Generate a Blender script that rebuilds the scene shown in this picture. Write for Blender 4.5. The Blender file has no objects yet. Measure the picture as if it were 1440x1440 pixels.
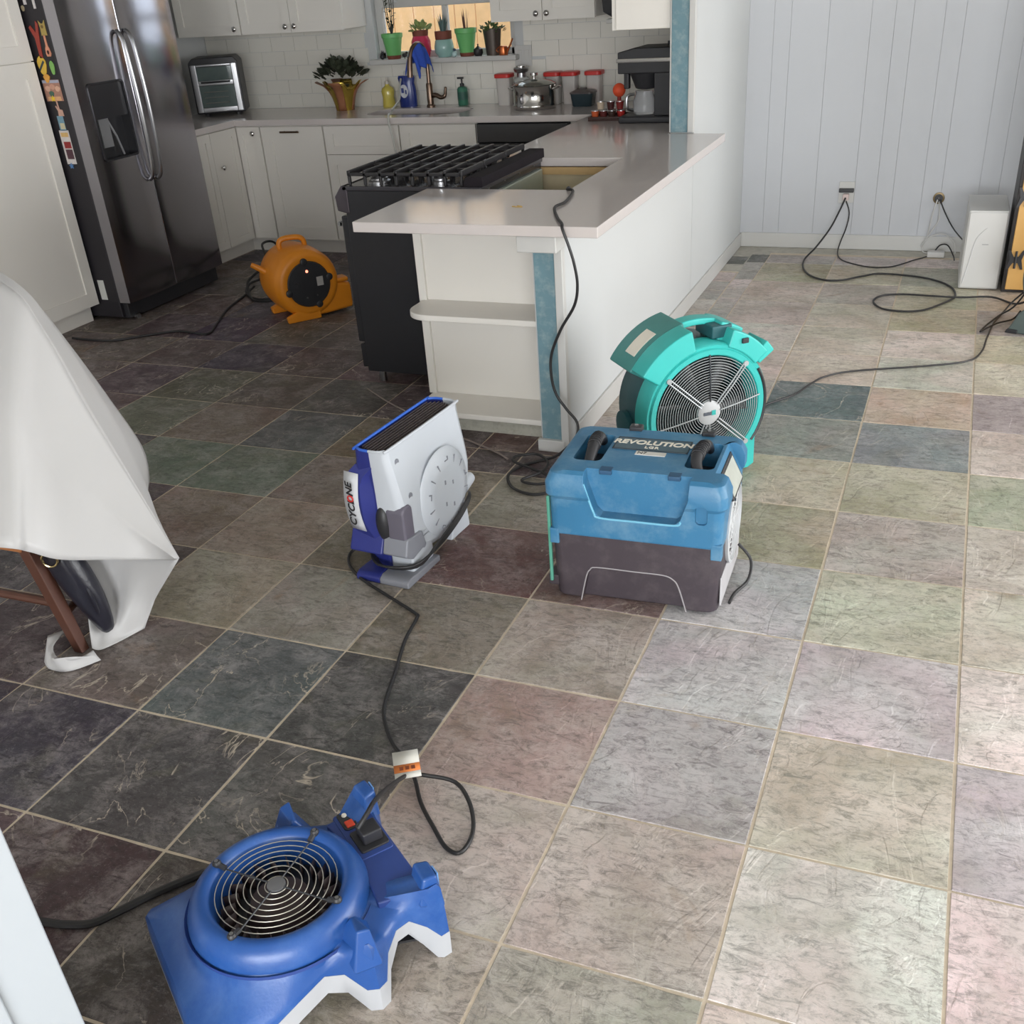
import bpy, bmesh, math, random
from mathutils import Vector, Matrix
random.seed(7)
PI = math.pi
S = 0.415                       # tile pitch in metres
SC = bpy.context.scene
COL = SC.collection

# ------------------------------------------------------------------ camera
cam_data = bpy.data.cameras.new('camera')
cam = bpy.data.objects.new('camera', cam_data)
COL.objects.link(cam)
cam_data.sensor_width = 36.0
cam_data.sensor_fit = 'HORIZONTAL'
cam_data.lens = 36.0 * 1449.68 / 1440
cam_data.shift_x = -18.43 / 1440
cam_data.shift_y = 93.03 / 1440
cam_data.clip_start = 0.02
yaw, pitch, roll = -0.40428, 0.53355, -0.06879
fw = Vector((math.sin(yaw)*math.cos(pitch), math.cos(yaw)*math.cos(pitch), -math.sin(pitch)))
ri = Vector((math.cos(yaw), -math.sin(yaw), 0))
up = ri.cross(fw)
r2 = math.cos(roll)*ri + math.sin(roll)*up
u2 = -math.sin(roll)*ri + math.cos(roll)*up
cam.matrix_world = Matrix(((r2.x, u2.x, -fw.x, -0.18206), (r2.y, u2.y, -fw.y, -1.67546), (r2.z, u2.z, -fw.z, 1.68175), (0, 0, 0, 1)))
SC.camera = cam

# ------------------------------------------------------------------ world and light
w = bpy.data.worlds.new('sky'); SC.world = w
w.use_nodes = True
bgn = w.node_tree.nodes['Background']
bgn.inputs[0].default_value = (0.80, 0.90, 1.0, 1)
bgn.inputs[1].default_value = 3.0
SC.view_settings.view_transform = 'Standard'
SC.view_settings.look = 'None'
SC.view_settings.gamma = 1.0
SC.view_settings.use_curve_mapping = False
SC.view_settings.exposure = -0.2
SC.cycles.use_denoising = True
SC.cycles.max_bounces = 8
SC.cycles.diffuse_bounces = 5
SC.cycles.glossy_bounces = 4
SC.cycles.sample_clamp_indirect = 6.0

def area_light(name, loc, direction, sx, sy, power, col):
    L = bpy.data.lights.new(name, 'AREA')
    L.shape = 'RECTANGLE'; L.size = sx; L.size_y = sy; L.energy = power; L.color = col
    o = bpy.data.objects.new(name, L); COL.objects.link(o)
    o.location = loc
    o.rotation_euler = Vector(direction).to_track_quat('-Z', 'Y').to_euler()
    return o
# daylight entering at the patio door in the right-hand wall and at the window behind the camera; the kitchen window lets in the sky itself
area_light('patio_daylight', (4.55, 1.9, 1.15), (-1, 0, -0.12), 5.0, 2.1, 265, (1.0, 0.985, 0.965))
area_light('front_window_daylight', (0.6, -5.9, 1.45), (-0.15, 1, -0.1), 5.0, 1.9, 450, (0.98, 0.99, 1.0))

# ------------------------------------------------------------------ mesh helpers
class MB:
    def __init__(self):
        self.v = []; self.f = []
    def add(self, vs, fs):
        n = len(self.v)
        self.v += [tuple(p) for p in vs]
        self.f += [tuple(i + n for i in q) for q in fs]
        return self
    def box(self, x0, y0, z0, x1, y1, z1):
        x0, x1 = sorted((x0, x1)); y0, y1 = sorted((y0, y1)); z0, z1 = sorted((z0, z1))
        return self.add([(x0,y0,z0),(x1,y0,z0),(x1,y1,z0),(x0,y1,z0),(x0,y0,z1),(x1,y0,z1),(x1,y1,z1),(x0,y1,z1)],
                        [(0,3,2,1),(4,5,6,7),(0,1,5,4),(1,2,6,5),(2,3,7,6),(3,0,4,7)])
    def cbox(self, c, s):
        return self.box(c[0]-s[0]/2, c[1]-s[1]/2, c[2]-s[2]/2, c[0]+s[0]/2, c[1]+s[1]/2, c[2]+s[2]/2)
    def loft(self, rings, cap0=True, cap1=True, closed=True):
        n = len(rings[0]); vs = [p for r in rings for p in r]; fs = []
        for k in range(len(rings)-1):
            for i in range(n if closed else n-1):
                j = (i+1) % n
                fs.append((k*n+i, k*n+j, (k+1)*n+j, (k+1)*n+i))
        if cap0 and closed: fs.append(tuple(range(n-1, -1, -1)))
        if cap1 and closed: fs.append(tuple((len(rings)-1)*n+i for i in range(n)))
        return self.add(vs, fs)
    def prism(self, poly, axis, a, b):
        def m(p, t):
            return {'x': (t, p[0], p[1]), 'y': (p[0], t, p[1]), 'z': (p[0], p[1], t)}[axis]
        return self.loft([[m(p, a) for p in poly], [m(p, b) for p in poly]])
    def lathe(self, prof, c=(0,0,0), axis='z', seg=24, cap0=True, cap1=True):
        rings = []
        for r, t in prof:
            ring = []
            for i in range(seg):
                a = 2*PI*i/seg; x, y = r*math.cos(a), r*math.sin(a)
                p = {'z': (x, y, t), 'x': (t, x, y), 'y': (x, t, y)}[axis]
                ring.append((p[0]+c[0], p[1]+c[1], p[2]+c[2]))
            rings.append(ring)
        return self.loft(rings, cap0, cap1)
    def tube(self, pts, r, seg=8, closed=False, caps=True):
        pts = [Vector(p) for p in pts]; n = len(pts); rings = []
        prev = None
        for k, p in enumerate(pts):
            if closed: t = pts[(k+1) % n] - pts[k-1]
            else: t = pts[min(k+1, n-1)] - pts[max(k-1, 0)]
            if t.length < 1e-9: t = Vector((0,0,1))
            t.normalize()
            if prev is None:
                a = Vector((0,0,1)) if abs(t.z) < .9 else Vector((1,0,0))
                nx = t.cross(a).normalized()
            else:
                nx = (prev - t*prev.dot(t))
                nx = nx.normalized() if nx.length > 1e-6 else t.orthogonal().normalized()
            prev = nx; ny = t.cross(nx)
            rr = r[k] if isinstance(r, (list, tuple)) else r
            rings.append([p + nx*rr*math.cos(2*PI*i/seg) + ny*rr*math.sin(2*PI*i/seg) for i in range(seg)])
        if closed: rings.append(rings[0])
        return self.loft(rings, caps and not closed, caps and not closed)
    def sphere(self, c, r, seg=16, rn=10, sc=(1,1,1)):
        rings = []
        for k in range(rn+1):
            a = -PI/2 + PI*k/rn; rr = max(math.cos(a), .02)*r
            rings.append([(c[0]+rr*math.cos(2*PI*i/seg)*sc[0], c[1]+rr*math.sin(2*PI*i/seg)*sc[1], c[2]+math.sin(a)*r*sc[2]) for i in range(seg)])
        return self.loft(rings)
    def xf(self, M, start=0):
        for i in range(start, len(self.v)):
            self.v[i] = tuple(M @ Vector(self.v[i]))
        return self
    def mesh(self, name, weld=False):
        me = bpy.data.meshes.new(name)
        me.from_pydata(self.v, [], self.f); me.update()
        bm = bmesh.new(); bm.from_mesh(me)
        if weld: bmesh.ops.remove_doubles(bm, verts=bm.verts, dist=1e-6)
        bmesh.ops.recalc_face_normals(bm, faces=bm.faces)
        bm.to_mesh(me); bm.free()
        return me
    def build(self, name, m, parent=None, bev=0, seg=2, smooth=True, angle=0.6, sub=0, solid=0):
        me = self.mesh(name)
        return link(name, me, m, parent, bev, seg, smooth, angle, sub, solid)

def sharpen(me, angle):
    bm = bmesh.new(); bm.from_mesh(me)
    for f in bm.faces: f.smooth = True
    for e in bm.edges:
        if len(e.link_faces) == 2 and e.calc_face_angle(0) > angle: e.smooth = False
    bm.to_mesh(me); bm.free()

def link(name, me, m, parent=None, bev=0, seg=2, smooth=True, angle=0.6, sub=0, solid=0):
    o = bpy.data.objects.new(name, me); COL.objects.link(o)
    if m: me.materials.append(m)
    if parent: o.parent = parent
    if smooth:
        if bev or sub: 
            for p in me.polygons: p.use_smooth = True
        else: sharpen(me, angle)
    if solid:
        md = o.modifiers.new('solid', 'SOLIDIFY'); md.thickness = solid; md.offset = 0
    if sub:
        md = o.modifiers.new('sub', 'SUBSURF'); md.levels = sub; md.render_levels = sub
    if bev:
        md = o.modifiers.new('bevel', 'BEVEL'); md.width = bev; md.segments = seg; md.limit_method = 'ANGLE'; md.angle_limit = 0.6
        md.use_clamp_overlap = True
        wn = o.modifiers.new('wn', 'WEIGHTED_NORMAL'); wn.keep_sharp = True
    return o

def cut(o, *cutters):
    """subtract the builders from the object, for good"""
    tmp = []
    for c in cutters:
        t = bpy.data.objects.new('cutter', c.mesh('cutter')); COL.objects.link(t)
        t.matrix_world = Matrix()
        md = o.modifiers.new('cut', 'BOOLEAN'); md.operation = 'DIFFERENCE'; md.object = t; md.solver = 'EXACT'
        tmp.append(t)
    par = o.parent; o.parent = None
    bpy.context.view_layer.update()
    dg = bpy.context.evaluated_depsgraph_get()
    me = bpy.data.meshes.new_from_object(o.evaluated_get(dg), depsgraph=dg)
    old = o.data; o.modifiers.clear(); o.data = me; me.name = o.name
    bpy.data.meshes.remove(old)
    for t in tmp:
        m_ = t.data; bpy.data.objects.remove(t); bpy.data.meshes.remove(m_)
    sharpen(me, 0.6)
    o.parent = par
    return o

def soften(o, width, seg=2):
    md = o.modifiers.new('bevel', 'BEVEL'); md.width = width; md.segments = seg; md.limit_method = 'ANGLE'; md.angle_limit = 0.5
    for p in o.data.polygons: p.use_smooth = True
    wn = o.modifiers.new('wn', 'WEIGHTED_NORMAL'); wn.keep_sharp = False
    return o

def tag(o, label=None, cat=None, group=None, kind=None):
    if label: o['label'] = label
    if cat: o['category'] = cat
    if group: o['group'] = group
    if kind: o['kind'] = kind
    return o
def thing(name, label, cat, loc=(0,0,0), rz=0, group=None):
    o = bpy.data.objects.new(name, None); COL.objects.link(o)
    o.empty_display_size = .05
    o.location = loc; o.rotation_euler = (0, 0, rz)
    return tag(o, label, cat, group)

def rrect(x0, y0, x1, y1, r, n=5):
    pts = []
    for cx, cy, a0 in ((x1-r, y1-r, 0), (x0+r, y1-r, PI/2), (x0+r, y0+r, PI), (x1-r, y0+r, 1.5*PI)):
        for k in range(n+1):
            a = a0 + PI/2*k/n
            pts.append((cx+r*math.cos(a), cy+r*math.sin(a)))
    return pts
def spline(pts, n=6, closed=False):
    P = [Vector(p) for p in pts]; out = []; m = len(P)
    rng = m if closed else m-1
    for i in range(rng):
        if closed: a, b, c, d = P[i-1], P[i], P[(i+1) % m], P[(i+2) % m]
        else: a, b, c, d = P[max(i-1,0)], P[i], P[i+1], P[min(i+2, m-1)]
        for k in range(n):
            t = k/n
            out.append(0.5*((2*b)+(-a+c)*t+(2*a-5*b+4*c-d)*t*t+(-a+3*b-3*c+d)*t**3))
    if not closed: out.append(P[-1])
    return out
def text_mesh(s, size, depth=0.0006, spacing=1.0, shear=0, bold=0.0):
    cu = bpy.data.curves.new('lettering', 'FONT'); cu.body = s; cu.size = size; cu.extrude = depth
    cu.align_x = 'CENTER'; cu.align_y = 'CENTER'; cu.space_character = spacing; cu.shear = shear; cu.offset = bold
    t = bpy.data.objects.new('lettering', cu); COL.objects.link(t)
    bpy.context.view_layer.update()
    dg = bpy.context.evaluated_depsgraph_get()
    me = bpy.data.meshes.new_from_object(t.evaluated_get(dg), depsgraph=dg)
    bpy.data.objects.remove(t); bpy.data.curves.remove(cu)
    return me
def lettering(s, size, m, parent, M, **kw):
    me = text_mesh(s, size, **kw); me.materials.append(m)
    o = bpy.data.objects.new('lettering', me); COL.objects.link(o); o.parent = parent
    o.matrix_local = M
    return o
def frame_M(origin, xa, ya):
    xa = Vector(xa).normalized(); ya = Vector(ya); ya = (ya - xa*ya.dot(xa)).normalized(); za = xa.cross(ya)
    return Matrix(((xa.x, ya.x, za.x, origin[0]), (xa.y, ya.y, za.y, origin[1]), (xa.z, ya.z, za.z, origin[2]), (0,0,0,1)))

# ------------------------------------------------------------------ materials
def srgb(r, g, b):
    f = lambda c: (c/255/12.92) if c/255 <= .04045 else ((c/255+.055)/1.055)**2.4
    return (f(r), f(g), f(b), 1)
def nd(nt, t, **kw):
    n = nt.nodes.new(t)
    for k, v in kw.items(): setattr(n, k, v)
    return n
MATS = {}
def mat(name, col, rough=.5, metal=0, spec=.5, var=.06, scale=30, bump=0.0, bscale=200, coat=0, aniso=0, dust=None):
    """plain procedural material: colour with a little noise variation and fine relief"""
    if name in MATS: return MATS[name]
    m = bpy.data.materials.new(name); m.use_nodes = True; nt = m.node_tree
    b = nt.nodes['Principled BSDF']
    tc = nd(nt, 'ShaderNodeTexCoord')
    nz = nd(nt, 'ShaderNodeTexNoise'); nz.inputs['Scale'].default_value = scale; nz.inputs['Detail'].default_value = 4
    nt.links.new(tc.outputs['Object'], nz.inputs['Vector'])
    mx = nd(nt, 'ShaderNodeMix', data_type='RGBA')
    c = Vector(col[:3])
    mx.inputs['A'].default_value = (*(c*(1-var)), 1); mx.inputs['B'].default_value = (*[min(1, x*(1+var)) for x in c], 1)
    nt.links.new(nz.outputs['Fac'], mx.inputs['Factor'])
    out = mx.outputs['Result']
    if dust:
        n2 = nd(nt, 'ShaderNodeTexNoise'); n2.inputs['Scale'].default_value = dust[1]; n2.inputs['Detail'].default_value = 8; n2.inputs['Roughness'].default_value = .7
        nt.links.new(tc.outputs['Object'], n2.inputs['Vector'])
        rp = nd(nt, 'ShaderNodeMapRange'); rp.inputs['From Min'].default_value = .48; rp.inputs['From Max'].default_value = .75
        rp.inputs['To Max'].default_value = dust[2]
        nt.links.new(n2.outputs['Fac'], rp.inputs['Value'])
        m2 = nd(nt, 'ShaderNodeMix', data_type='RGBA'); m2.inputs['B'].default_value = dust[0]
        nt.links.new(rp.outputs['Result'], m2.inputs['Factor']); nt.links.new(out, m2.inputs['A'])
        out = m2.outputs['Result']
    nt.links.new(out, b.inputs['Base Color'])
    b.inputs['Roughness'].default_value = rough; b.inputs['Metallic'].default_value = metal
    b.inputs['Specular IOR Level'].default_value = spec
    b.inputs['Coat Weight'].default_value = coat; b.inputs['Anisotropic'].default_value = aniso
    if bump:
        n3 = nd(nt, 'ShaderNodeTexNoise'); n3.inputs['Scale'].default_value = bscale; n3.inputs['Detail'].default_value = 3
        nt.links.new(tc.outputs['Object'], n3.inputs['Vector'])
        bp = nd(nt, 'ShaderNodeBump'); bp.inputs['Strength'].default_value = bump; bp.inputs['Distance'].default_value = .002
        nt.links.new(n3.outputs['Fac'], bp.inputs['Height']); nt.links.new(bp.outputs['Normal'], b.inputs['Normal'])
    MATS[name] = m
    return m
def glass_mat(name, col, rough=.02, mix=.25):
    if name in MATS: return MATS[name]
    m = bpy.data.materials.new(name); m.use_nodes = True; nt = m.node_tree
    b = nt.nodes['Principled BSDF']
    nz = nd(nt, 'ShaderNodeTexNoise'); nz.inputs['Scale'].default_value = 12
    mr = nd(nt, 'ShaderNodeMapRange'); mr.inputs['To Min'].default_value = rough; mr.inputs['To Max'].default_value = rough+.03
    nt.links.new(nz.outputs['Fac'], mr.inputs['Value']); nt.links.new(mr.outputs['Result'], b.inputs['Roughness'])
    b.inputs['Base Color'].default_value = col
    b.inputs['Transmission Weight'].default_value = 1-mix; b.inputs['IOR'].default_value = 1.2
    MATS[name] = m; return m
def emit_mat(name, col, strength):
    m = bpy.data.materials.new(name); m.use_nodes = True
    b = m.node_tree.nodes['Principled BSDF']
    b.inputs['Base Color'].default_value = col; b.inputs['Emission Color'].default_value = col; b.inputs['Emission Strength'].default_value = strength
    return m

def slate_mat():
    m = bpy.data.materials.new('slate'); m.use_nodes = True; nt = m.node_tree; L = nt.links.new
    b = nt.nodes['Principled BSDF']
    tc = nd(nt, 'ShaderNodeTexCoord'); oi = nd(nt, 'ShaderNodeObjectInfo')
    # every tile looks at its own piece of the stone
    off = nd(nt, 'ShaderNodeVectorMath', operation='SCALE'); off.inputs[0].default_value = (37, 91, 53)
    L(oi.outputs['Random'], off.inputs['Scale'])
    add = nd(nt, 'ShaderNodeVectorMath', operation='ADD'); L(tc.outputs['Object'], add.inputs[0]); L(off.outputs[0], add.inputs[1])
    def noise(scale, detail=6, rough=.6, dist=0, stretch=None):
        n = nd(nt, 'ShaderNodeTexNoise'); n.inputs['Scale'].default_value = scale; n.inputs['Detail'].default_value = detail
        n.inputs['Roughness'].default_value = rough; n.inputs['Distortion'].default_value = dist
        if stretch:
            mp = nd(nt, 'ShaderNodeMapping'); mp.inputs['Scale'].default_value = stretch; L(add.outputs[0], mp.inputs['Vector']); L(mp.outputs[0], n.inputs['Vector'])
        else: L(add.outputs[0], n.inputs['Vector'])
        return n.outputs['Fac']
    def rng(x, a, c, t0=0, t1=1):
        r = nd(nt, 'ShaderNodeMapRange'); r.inputs['From Min'].default_value = a; r.inputs['From Max'].default_value = c
        r.inputs['To Min'].default_value = t0; r.inputs['To Max'].default_value = t1; L(x, r.inputs['Value']); return r.outputs['Result']
    def mix(f, a, c, bt='MIX'):
        x = nd(nt, 'ShaderNodeMix', data_type='RGBA', blend_type=bt)
        if isinstance(f, float): x.inputs['Factor'].default_value = f
        else: L(f, x.inputs['Factor'])
        for s, v in (('A', a), ('B', c)):
            if isinstance(v, tuple): x.inputs[s].default_value = v
            else: L(v, x.inputs[s])
        return x.outputs['Result']
    base = oi.outputs['Color']
    big = noise(3.2, 4, .55, .4)
    hsv = nd(nt, 'ShaderNodeHueSaturation'); hsv.inputs['Saturation'].default_value = 1.2; hsv.inputs['Value'].default_value = .72
    L(base, hsv.inputs['Color'])
    hs2 = nd(nt, 'ShaderNodeHueSaturation'); hs2.inputs['Saturation'].default_value = .75; hs2.inputs['Value'].default_value = 1.2
    L(base, hs2.inputs['Color'])
    c = mix(rng(big, .3, .7), hsv.outputs[0], hs2.outputs[0])
    tint = rng(noise(2.1, 4, .55, .7), .40, .60)
    ta = mix(1.0, c, (.955, 1.02, 1.0, 1), 'MULTIPLY'); tb = mix(1.0, c, (1.05, .975, 1.005, 1), 'MULTIPLY')
    c = mix(tint, ta, tb)
    # greenish and rust patches with shapes of their own
    c = mix(rng(noise(4.5, 3, .5, .8), .56, .64, 0, .22), c, srgb(122, 118, 92))
    c = mix(rng(noise(2.6, 5, .6, 1.2), .64, .70, 0, .45), c, srgb(134, 104, 76))
    # chalky haze and dark pits
    fine = noise(44, 9, .8)
    grain = noise(11, 9, .75, .5, (1.0, 1.7, 1))
    chalk = nd(nt, 'ShaderNodeMix', data_type='RGBA', blend_type='MIX'); chalk.inputs['Factor'].default_value = .5
    L(base, chalk.inputs['A']); chalk.inputs['B'].default_value = srgb(206, 198, 196)
    c = mix(rng(noise(7.5, 10, .8, .4), .46, .64, 0, .62), c, chalk.outputs['Result'])
    dk = nd(nt, 'ShaderNodeHueSaturation'); dk.inputs['Saturation'].default_value = .9; dk.inputs['Value'].default_value = .42
    L(base, dk.inputs['Color'])
    c = mix(rng(noise(22, 12, .86, 1.0, (.8, 1.9, 1)), .49, .60, 0, .95), c, dk.outputs[0])
    c = mix(rng(fine, .50, .66, 0, .60), c, dk.outputs[0])
    c = mix(rng(noise(70, 6, .8, .3, (1, 1.6, 1)), .56, .72, 0, .55), c, chalk.outputs['Result'])
    # cleft lines: pale edges where a layer of the stone broke off
    v = noise(3.4, 5, .55, 1.5, (1.5, .8, 1))
    ab = nd(nt, 'ShaderNodeMath', operation='SUBTRACT'); L(v, ab.inputs[0]); ab.inputs[1].default_value = .5
    ab2 = nd(nt, 'ShaderNodeMath', operation='ABSOLUTE'); L(ab.outputs[0], ab2.inputs[0])
    line = rng(ab2.outputs[0], .0, .009, 1, 0)
    gate = rng(noise(5, 3, .5), .48, .60)
    lm = nd(nt, 'ShaderNodeMath', operation='MULTIPLY'); L(line, lm.inputs[0]); L(gate, lm.inputs[1])
    lm2 = nd(nt, 'ShaderNodeMath', operation='MULTIPLY'); L(lm.outputs[0], lm2.inputs[0]); L(oi.outputs['Alpha'], lm2.inputs[1])
    c = mix(lm2.outputs[0], c, srgb(196, 184, 168))
    L(c, b.inputs['Base Color'])
    L(rng(grain, .3, .7, .38, .62), b.inputs['Roughness'])
    b.inputs['Specular IOR Level'].default_value = .5
    # relief
    step = rng(v, .48, .52, 0, .35)
    h1 = nd(nt, 'ShaderNodeMath', operation='MULTIPLY_ADD'); L(grain, h1.inputs[0]); h1.inputs[1].default_value = .8; L(step, h1.inputs[2])
    h2 = nd(nt, 'ShaderNodeMath', operation='MULTIPLY_ADD'); L(fine, h2.inputs[0]); h2.inputs[1].default_value = .4; L(h1.outputs[0], h2.inputs[2])
    bp = nd(nt, 'ShaderNodeBump'); bp.inputs['Strength'].default_value = .7; bp.inputs['Distance'].default_value = .004
    L(h2.outputs[0], bp.inputs['Height']); L(bp.outputs['Normal'], b.inputs['Normal'])
    return m

M_WHITE = mat('white_paint', srgb(196, 195, 192), .42, var=.02, scale=6, bump=.05)
M_WALLW = mat('white_wall_paint', srgb(198, 200, 200), .7, var=.015, scale=3, bump=.12, bscale=120)
M_CAB = mat('cabinet_white', srgb(228, 224, 217), .34, var=.02, scale=5)
M_GREYW = mat('panelling_paint', srgb(190, 192, 196), .55, var=.02, scale=4, bump=.06)
M_BLUEPOST = mat('old_blue_paint', srgb(104, 136, 146), .6, var=.1, scale=18, bump=.3, bscale=60, dust=(srgb(200, 205, 200), 22, .35))
M_QUARTZ = mat('white_quartz', srgb(204, 196, 193), .16, var=.02, scale=40, spec=.55, coat=.2)
M_GROUT = mat('grout', srgb(200, 186, 166), .9, var=.2, scale=45, bump=.6, bscale=150)
M_MORTAR = mat('bare_mortar', srgb(176, 172, 162), .95, var=.3, scale=25, bump=1.0, bscale=90)
M_BLACK = mat('black_plastic', srgb(44, 44, 47), .42, var=.1, scale=40, bump=.1)
M_BLACKG = mat('black_enamel', srgb(42, 42, 45), .22, var=.05)
M_CORD = mat('black_rubber', srgb(36, 35, 36), .5, var=.1)
M_STEEL = mat('brushed_steel', srgb(170, 170, 172), .28, metal=1, var=.06, scale=60, aniso=.5)
M_CHROME = mat('bright_steel', srgb(205, 203, 200), .14, metal=1, var=.03)
M_NICKEL = mat('bronze_nickel', srgb(132, 112, 98), .3, metal=1, var=.1)
M_SLATE = slate_mat()
# ------------------------------------------------------------------ the setting
YB = 5.41      # back wall (window and panelling)
XL = -5.47     # left wall
H = 2.45
def struct(o, label=None): return tag(o, label, None, None, 'structure')

floor = struct(MB().box(XL, -6.05, -.06, 4.7, YB+.02, -.0025).build('floor', M_GROUT), 'multicoloured slate tile floor with pale sandy grout')

# displayed tile colours, part stone, part window light put in; the rest follow the zone they lie in
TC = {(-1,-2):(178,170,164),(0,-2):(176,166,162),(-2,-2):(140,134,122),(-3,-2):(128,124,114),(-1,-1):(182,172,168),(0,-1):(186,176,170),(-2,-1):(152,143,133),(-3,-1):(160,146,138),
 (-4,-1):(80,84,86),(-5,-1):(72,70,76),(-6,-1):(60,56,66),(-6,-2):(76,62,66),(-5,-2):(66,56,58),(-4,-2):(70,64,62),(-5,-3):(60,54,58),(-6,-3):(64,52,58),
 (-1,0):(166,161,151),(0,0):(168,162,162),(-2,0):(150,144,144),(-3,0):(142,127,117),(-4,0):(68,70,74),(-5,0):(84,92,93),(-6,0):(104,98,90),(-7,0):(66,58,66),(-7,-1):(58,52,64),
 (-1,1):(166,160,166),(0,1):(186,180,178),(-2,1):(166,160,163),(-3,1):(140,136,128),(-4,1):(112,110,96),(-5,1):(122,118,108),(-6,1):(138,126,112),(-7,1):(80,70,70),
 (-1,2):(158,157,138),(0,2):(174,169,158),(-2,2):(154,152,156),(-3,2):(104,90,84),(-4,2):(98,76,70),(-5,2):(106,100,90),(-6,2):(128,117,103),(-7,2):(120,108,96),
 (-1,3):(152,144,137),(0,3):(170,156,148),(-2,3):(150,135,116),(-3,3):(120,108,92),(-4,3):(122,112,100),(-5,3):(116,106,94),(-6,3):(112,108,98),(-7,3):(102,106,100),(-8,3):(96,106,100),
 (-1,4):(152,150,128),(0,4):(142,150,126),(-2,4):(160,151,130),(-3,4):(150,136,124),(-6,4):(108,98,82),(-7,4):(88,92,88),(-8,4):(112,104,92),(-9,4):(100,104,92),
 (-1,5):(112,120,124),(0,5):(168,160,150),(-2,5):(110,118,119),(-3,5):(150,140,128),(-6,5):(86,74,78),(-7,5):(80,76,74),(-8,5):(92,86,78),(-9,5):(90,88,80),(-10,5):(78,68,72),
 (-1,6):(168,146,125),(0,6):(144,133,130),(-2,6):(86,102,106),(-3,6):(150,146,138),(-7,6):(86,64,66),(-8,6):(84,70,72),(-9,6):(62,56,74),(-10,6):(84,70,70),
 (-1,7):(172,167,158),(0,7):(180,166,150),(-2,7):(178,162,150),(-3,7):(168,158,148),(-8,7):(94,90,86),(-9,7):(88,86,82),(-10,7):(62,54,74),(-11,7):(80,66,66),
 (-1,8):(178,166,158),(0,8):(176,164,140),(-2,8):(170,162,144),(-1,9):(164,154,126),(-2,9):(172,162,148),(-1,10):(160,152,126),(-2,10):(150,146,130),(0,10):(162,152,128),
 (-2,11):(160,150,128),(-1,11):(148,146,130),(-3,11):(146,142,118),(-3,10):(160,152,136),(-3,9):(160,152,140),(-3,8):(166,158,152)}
def zone(i, j, R):  # dark left, pale right: stone tone plus the room's light put in
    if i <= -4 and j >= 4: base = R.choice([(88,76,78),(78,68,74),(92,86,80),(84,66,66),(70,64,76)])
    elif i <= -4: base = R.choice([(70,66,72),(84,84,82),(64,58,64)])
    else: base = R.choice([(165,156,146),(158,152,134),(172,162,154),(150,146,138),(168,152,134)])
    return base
tile_me = {}
def tile_mesh(key, sx, sy, R):
    """a slate slab with a slightly ragged, chipped edge"""
    if key in tile_me: return tile_me[key]
    g = .0034; n = 6
    top = []; bot = []
    cor = [(-sx/2+g, -sy/2+g), (sx/2-g, -sy/2+g), (sx/2-g, sy/2-g), (-sx/2+g, sy/2-g)]
    for k in range(4):
        a = cor[k]; b = cor[(k+1) % 4]
        for t in range(n):
            f = t/n; x = a[0]+(b[0]-a[0])*f; y = a[1]+(b[1]-a[1])*f
            bot.append((x, y, -.012))
            j = R.uniform(0, .0022)
            x -= math.copysign(j, x); y -= math.copysign(j, y)
            top.append((x, y, R.uniform(-.0014, 0)))
    mid = [(p[0], p[1], p[2]-.0035) for p in bot]
    mid = [(p[0], p[1], -.003) for p in bot]
    m = MB(); m.loft([bot, mid, top], cap0=False, cap1=False)
    k0 = len(m.v); m.v += top; m.v.append((0, 0, .0))
    for t in range(len(top)): m.f.append((k0+t, k0+(t+1) % len(top), k0+len(top)))
    me = m.mesh('tile'); sharpen(me, .5); me.materials.append(M_SLATE)
    tile_me[key] = me
    return me
def put_tile(cx, cy, sx, sy, col, veins, R, kind='full'):
    o = bpy.data.objects.new('tile', tile_mesh((kind, R.randint(0, 3), round(sx, 3), round(sy, 3)), sx, sy, R)); COL.objects.link(o)
    o.parent = floor
    o.location = (cx, cy, R.uniform(-.0006, .0008))
    o.rotation_euler = (R.uniform(-.0015, .0015), R.uniform(-.0015, .0015), 0)
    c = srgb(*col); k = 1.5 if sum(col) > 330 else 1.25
    o.color = (c[0]*k, c[1]*k, c[2]*k, veins)
    return o
R = random.Random(3)
def in_view(cx, cy):
    p = Vector((cx, cy, 0)) - Vector(cam.matrix_world.translation)
    z = p.dot(fw)
    if z < .3: return False
    x = 738 + 1449.7*p.dot(r2)/z; y = 813 - 1449.7*p.dot(u2)/z
    return -330 < x < 1770 and -50 < y < 1800
for j in range(-6, 13):
    for i in range(-14, 7):
        cx, cy = (i+.5)*S, (j+.5)*S
        if not in_view(cx, cy): continue
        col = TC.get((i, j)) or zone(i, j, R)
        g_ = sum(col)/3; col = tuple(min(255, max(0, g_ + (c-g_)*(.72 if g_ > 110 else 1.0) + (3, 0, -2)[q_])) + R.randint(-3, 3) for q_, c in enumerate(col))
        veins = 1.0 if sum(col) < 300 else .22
        if (i, j) in ((-5, 4), (-4, 4)):            # small cut tiles along the foot of the peninsula
            for a in (0, 1):
                for b in (0, 1):
                    put_tile((i+.25+.5*a)*S, (j+.25+.5*b)*S, S/2, S/2, R.choice([(92,66,62),(70,56,58),(104,92,84),(84,62,60)]), .6, R, 'half')
        elif i == -4 and j >= 5:                    # beside the half wall: two narrow border columns
            continue
        elif j == 12:
            put_tile(cx, (j+.26)*S, S, S*.5, col, veins, R, 'cut')
        else:
            put_tile(cx, cy, S, S, col, veins, R)
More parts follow.
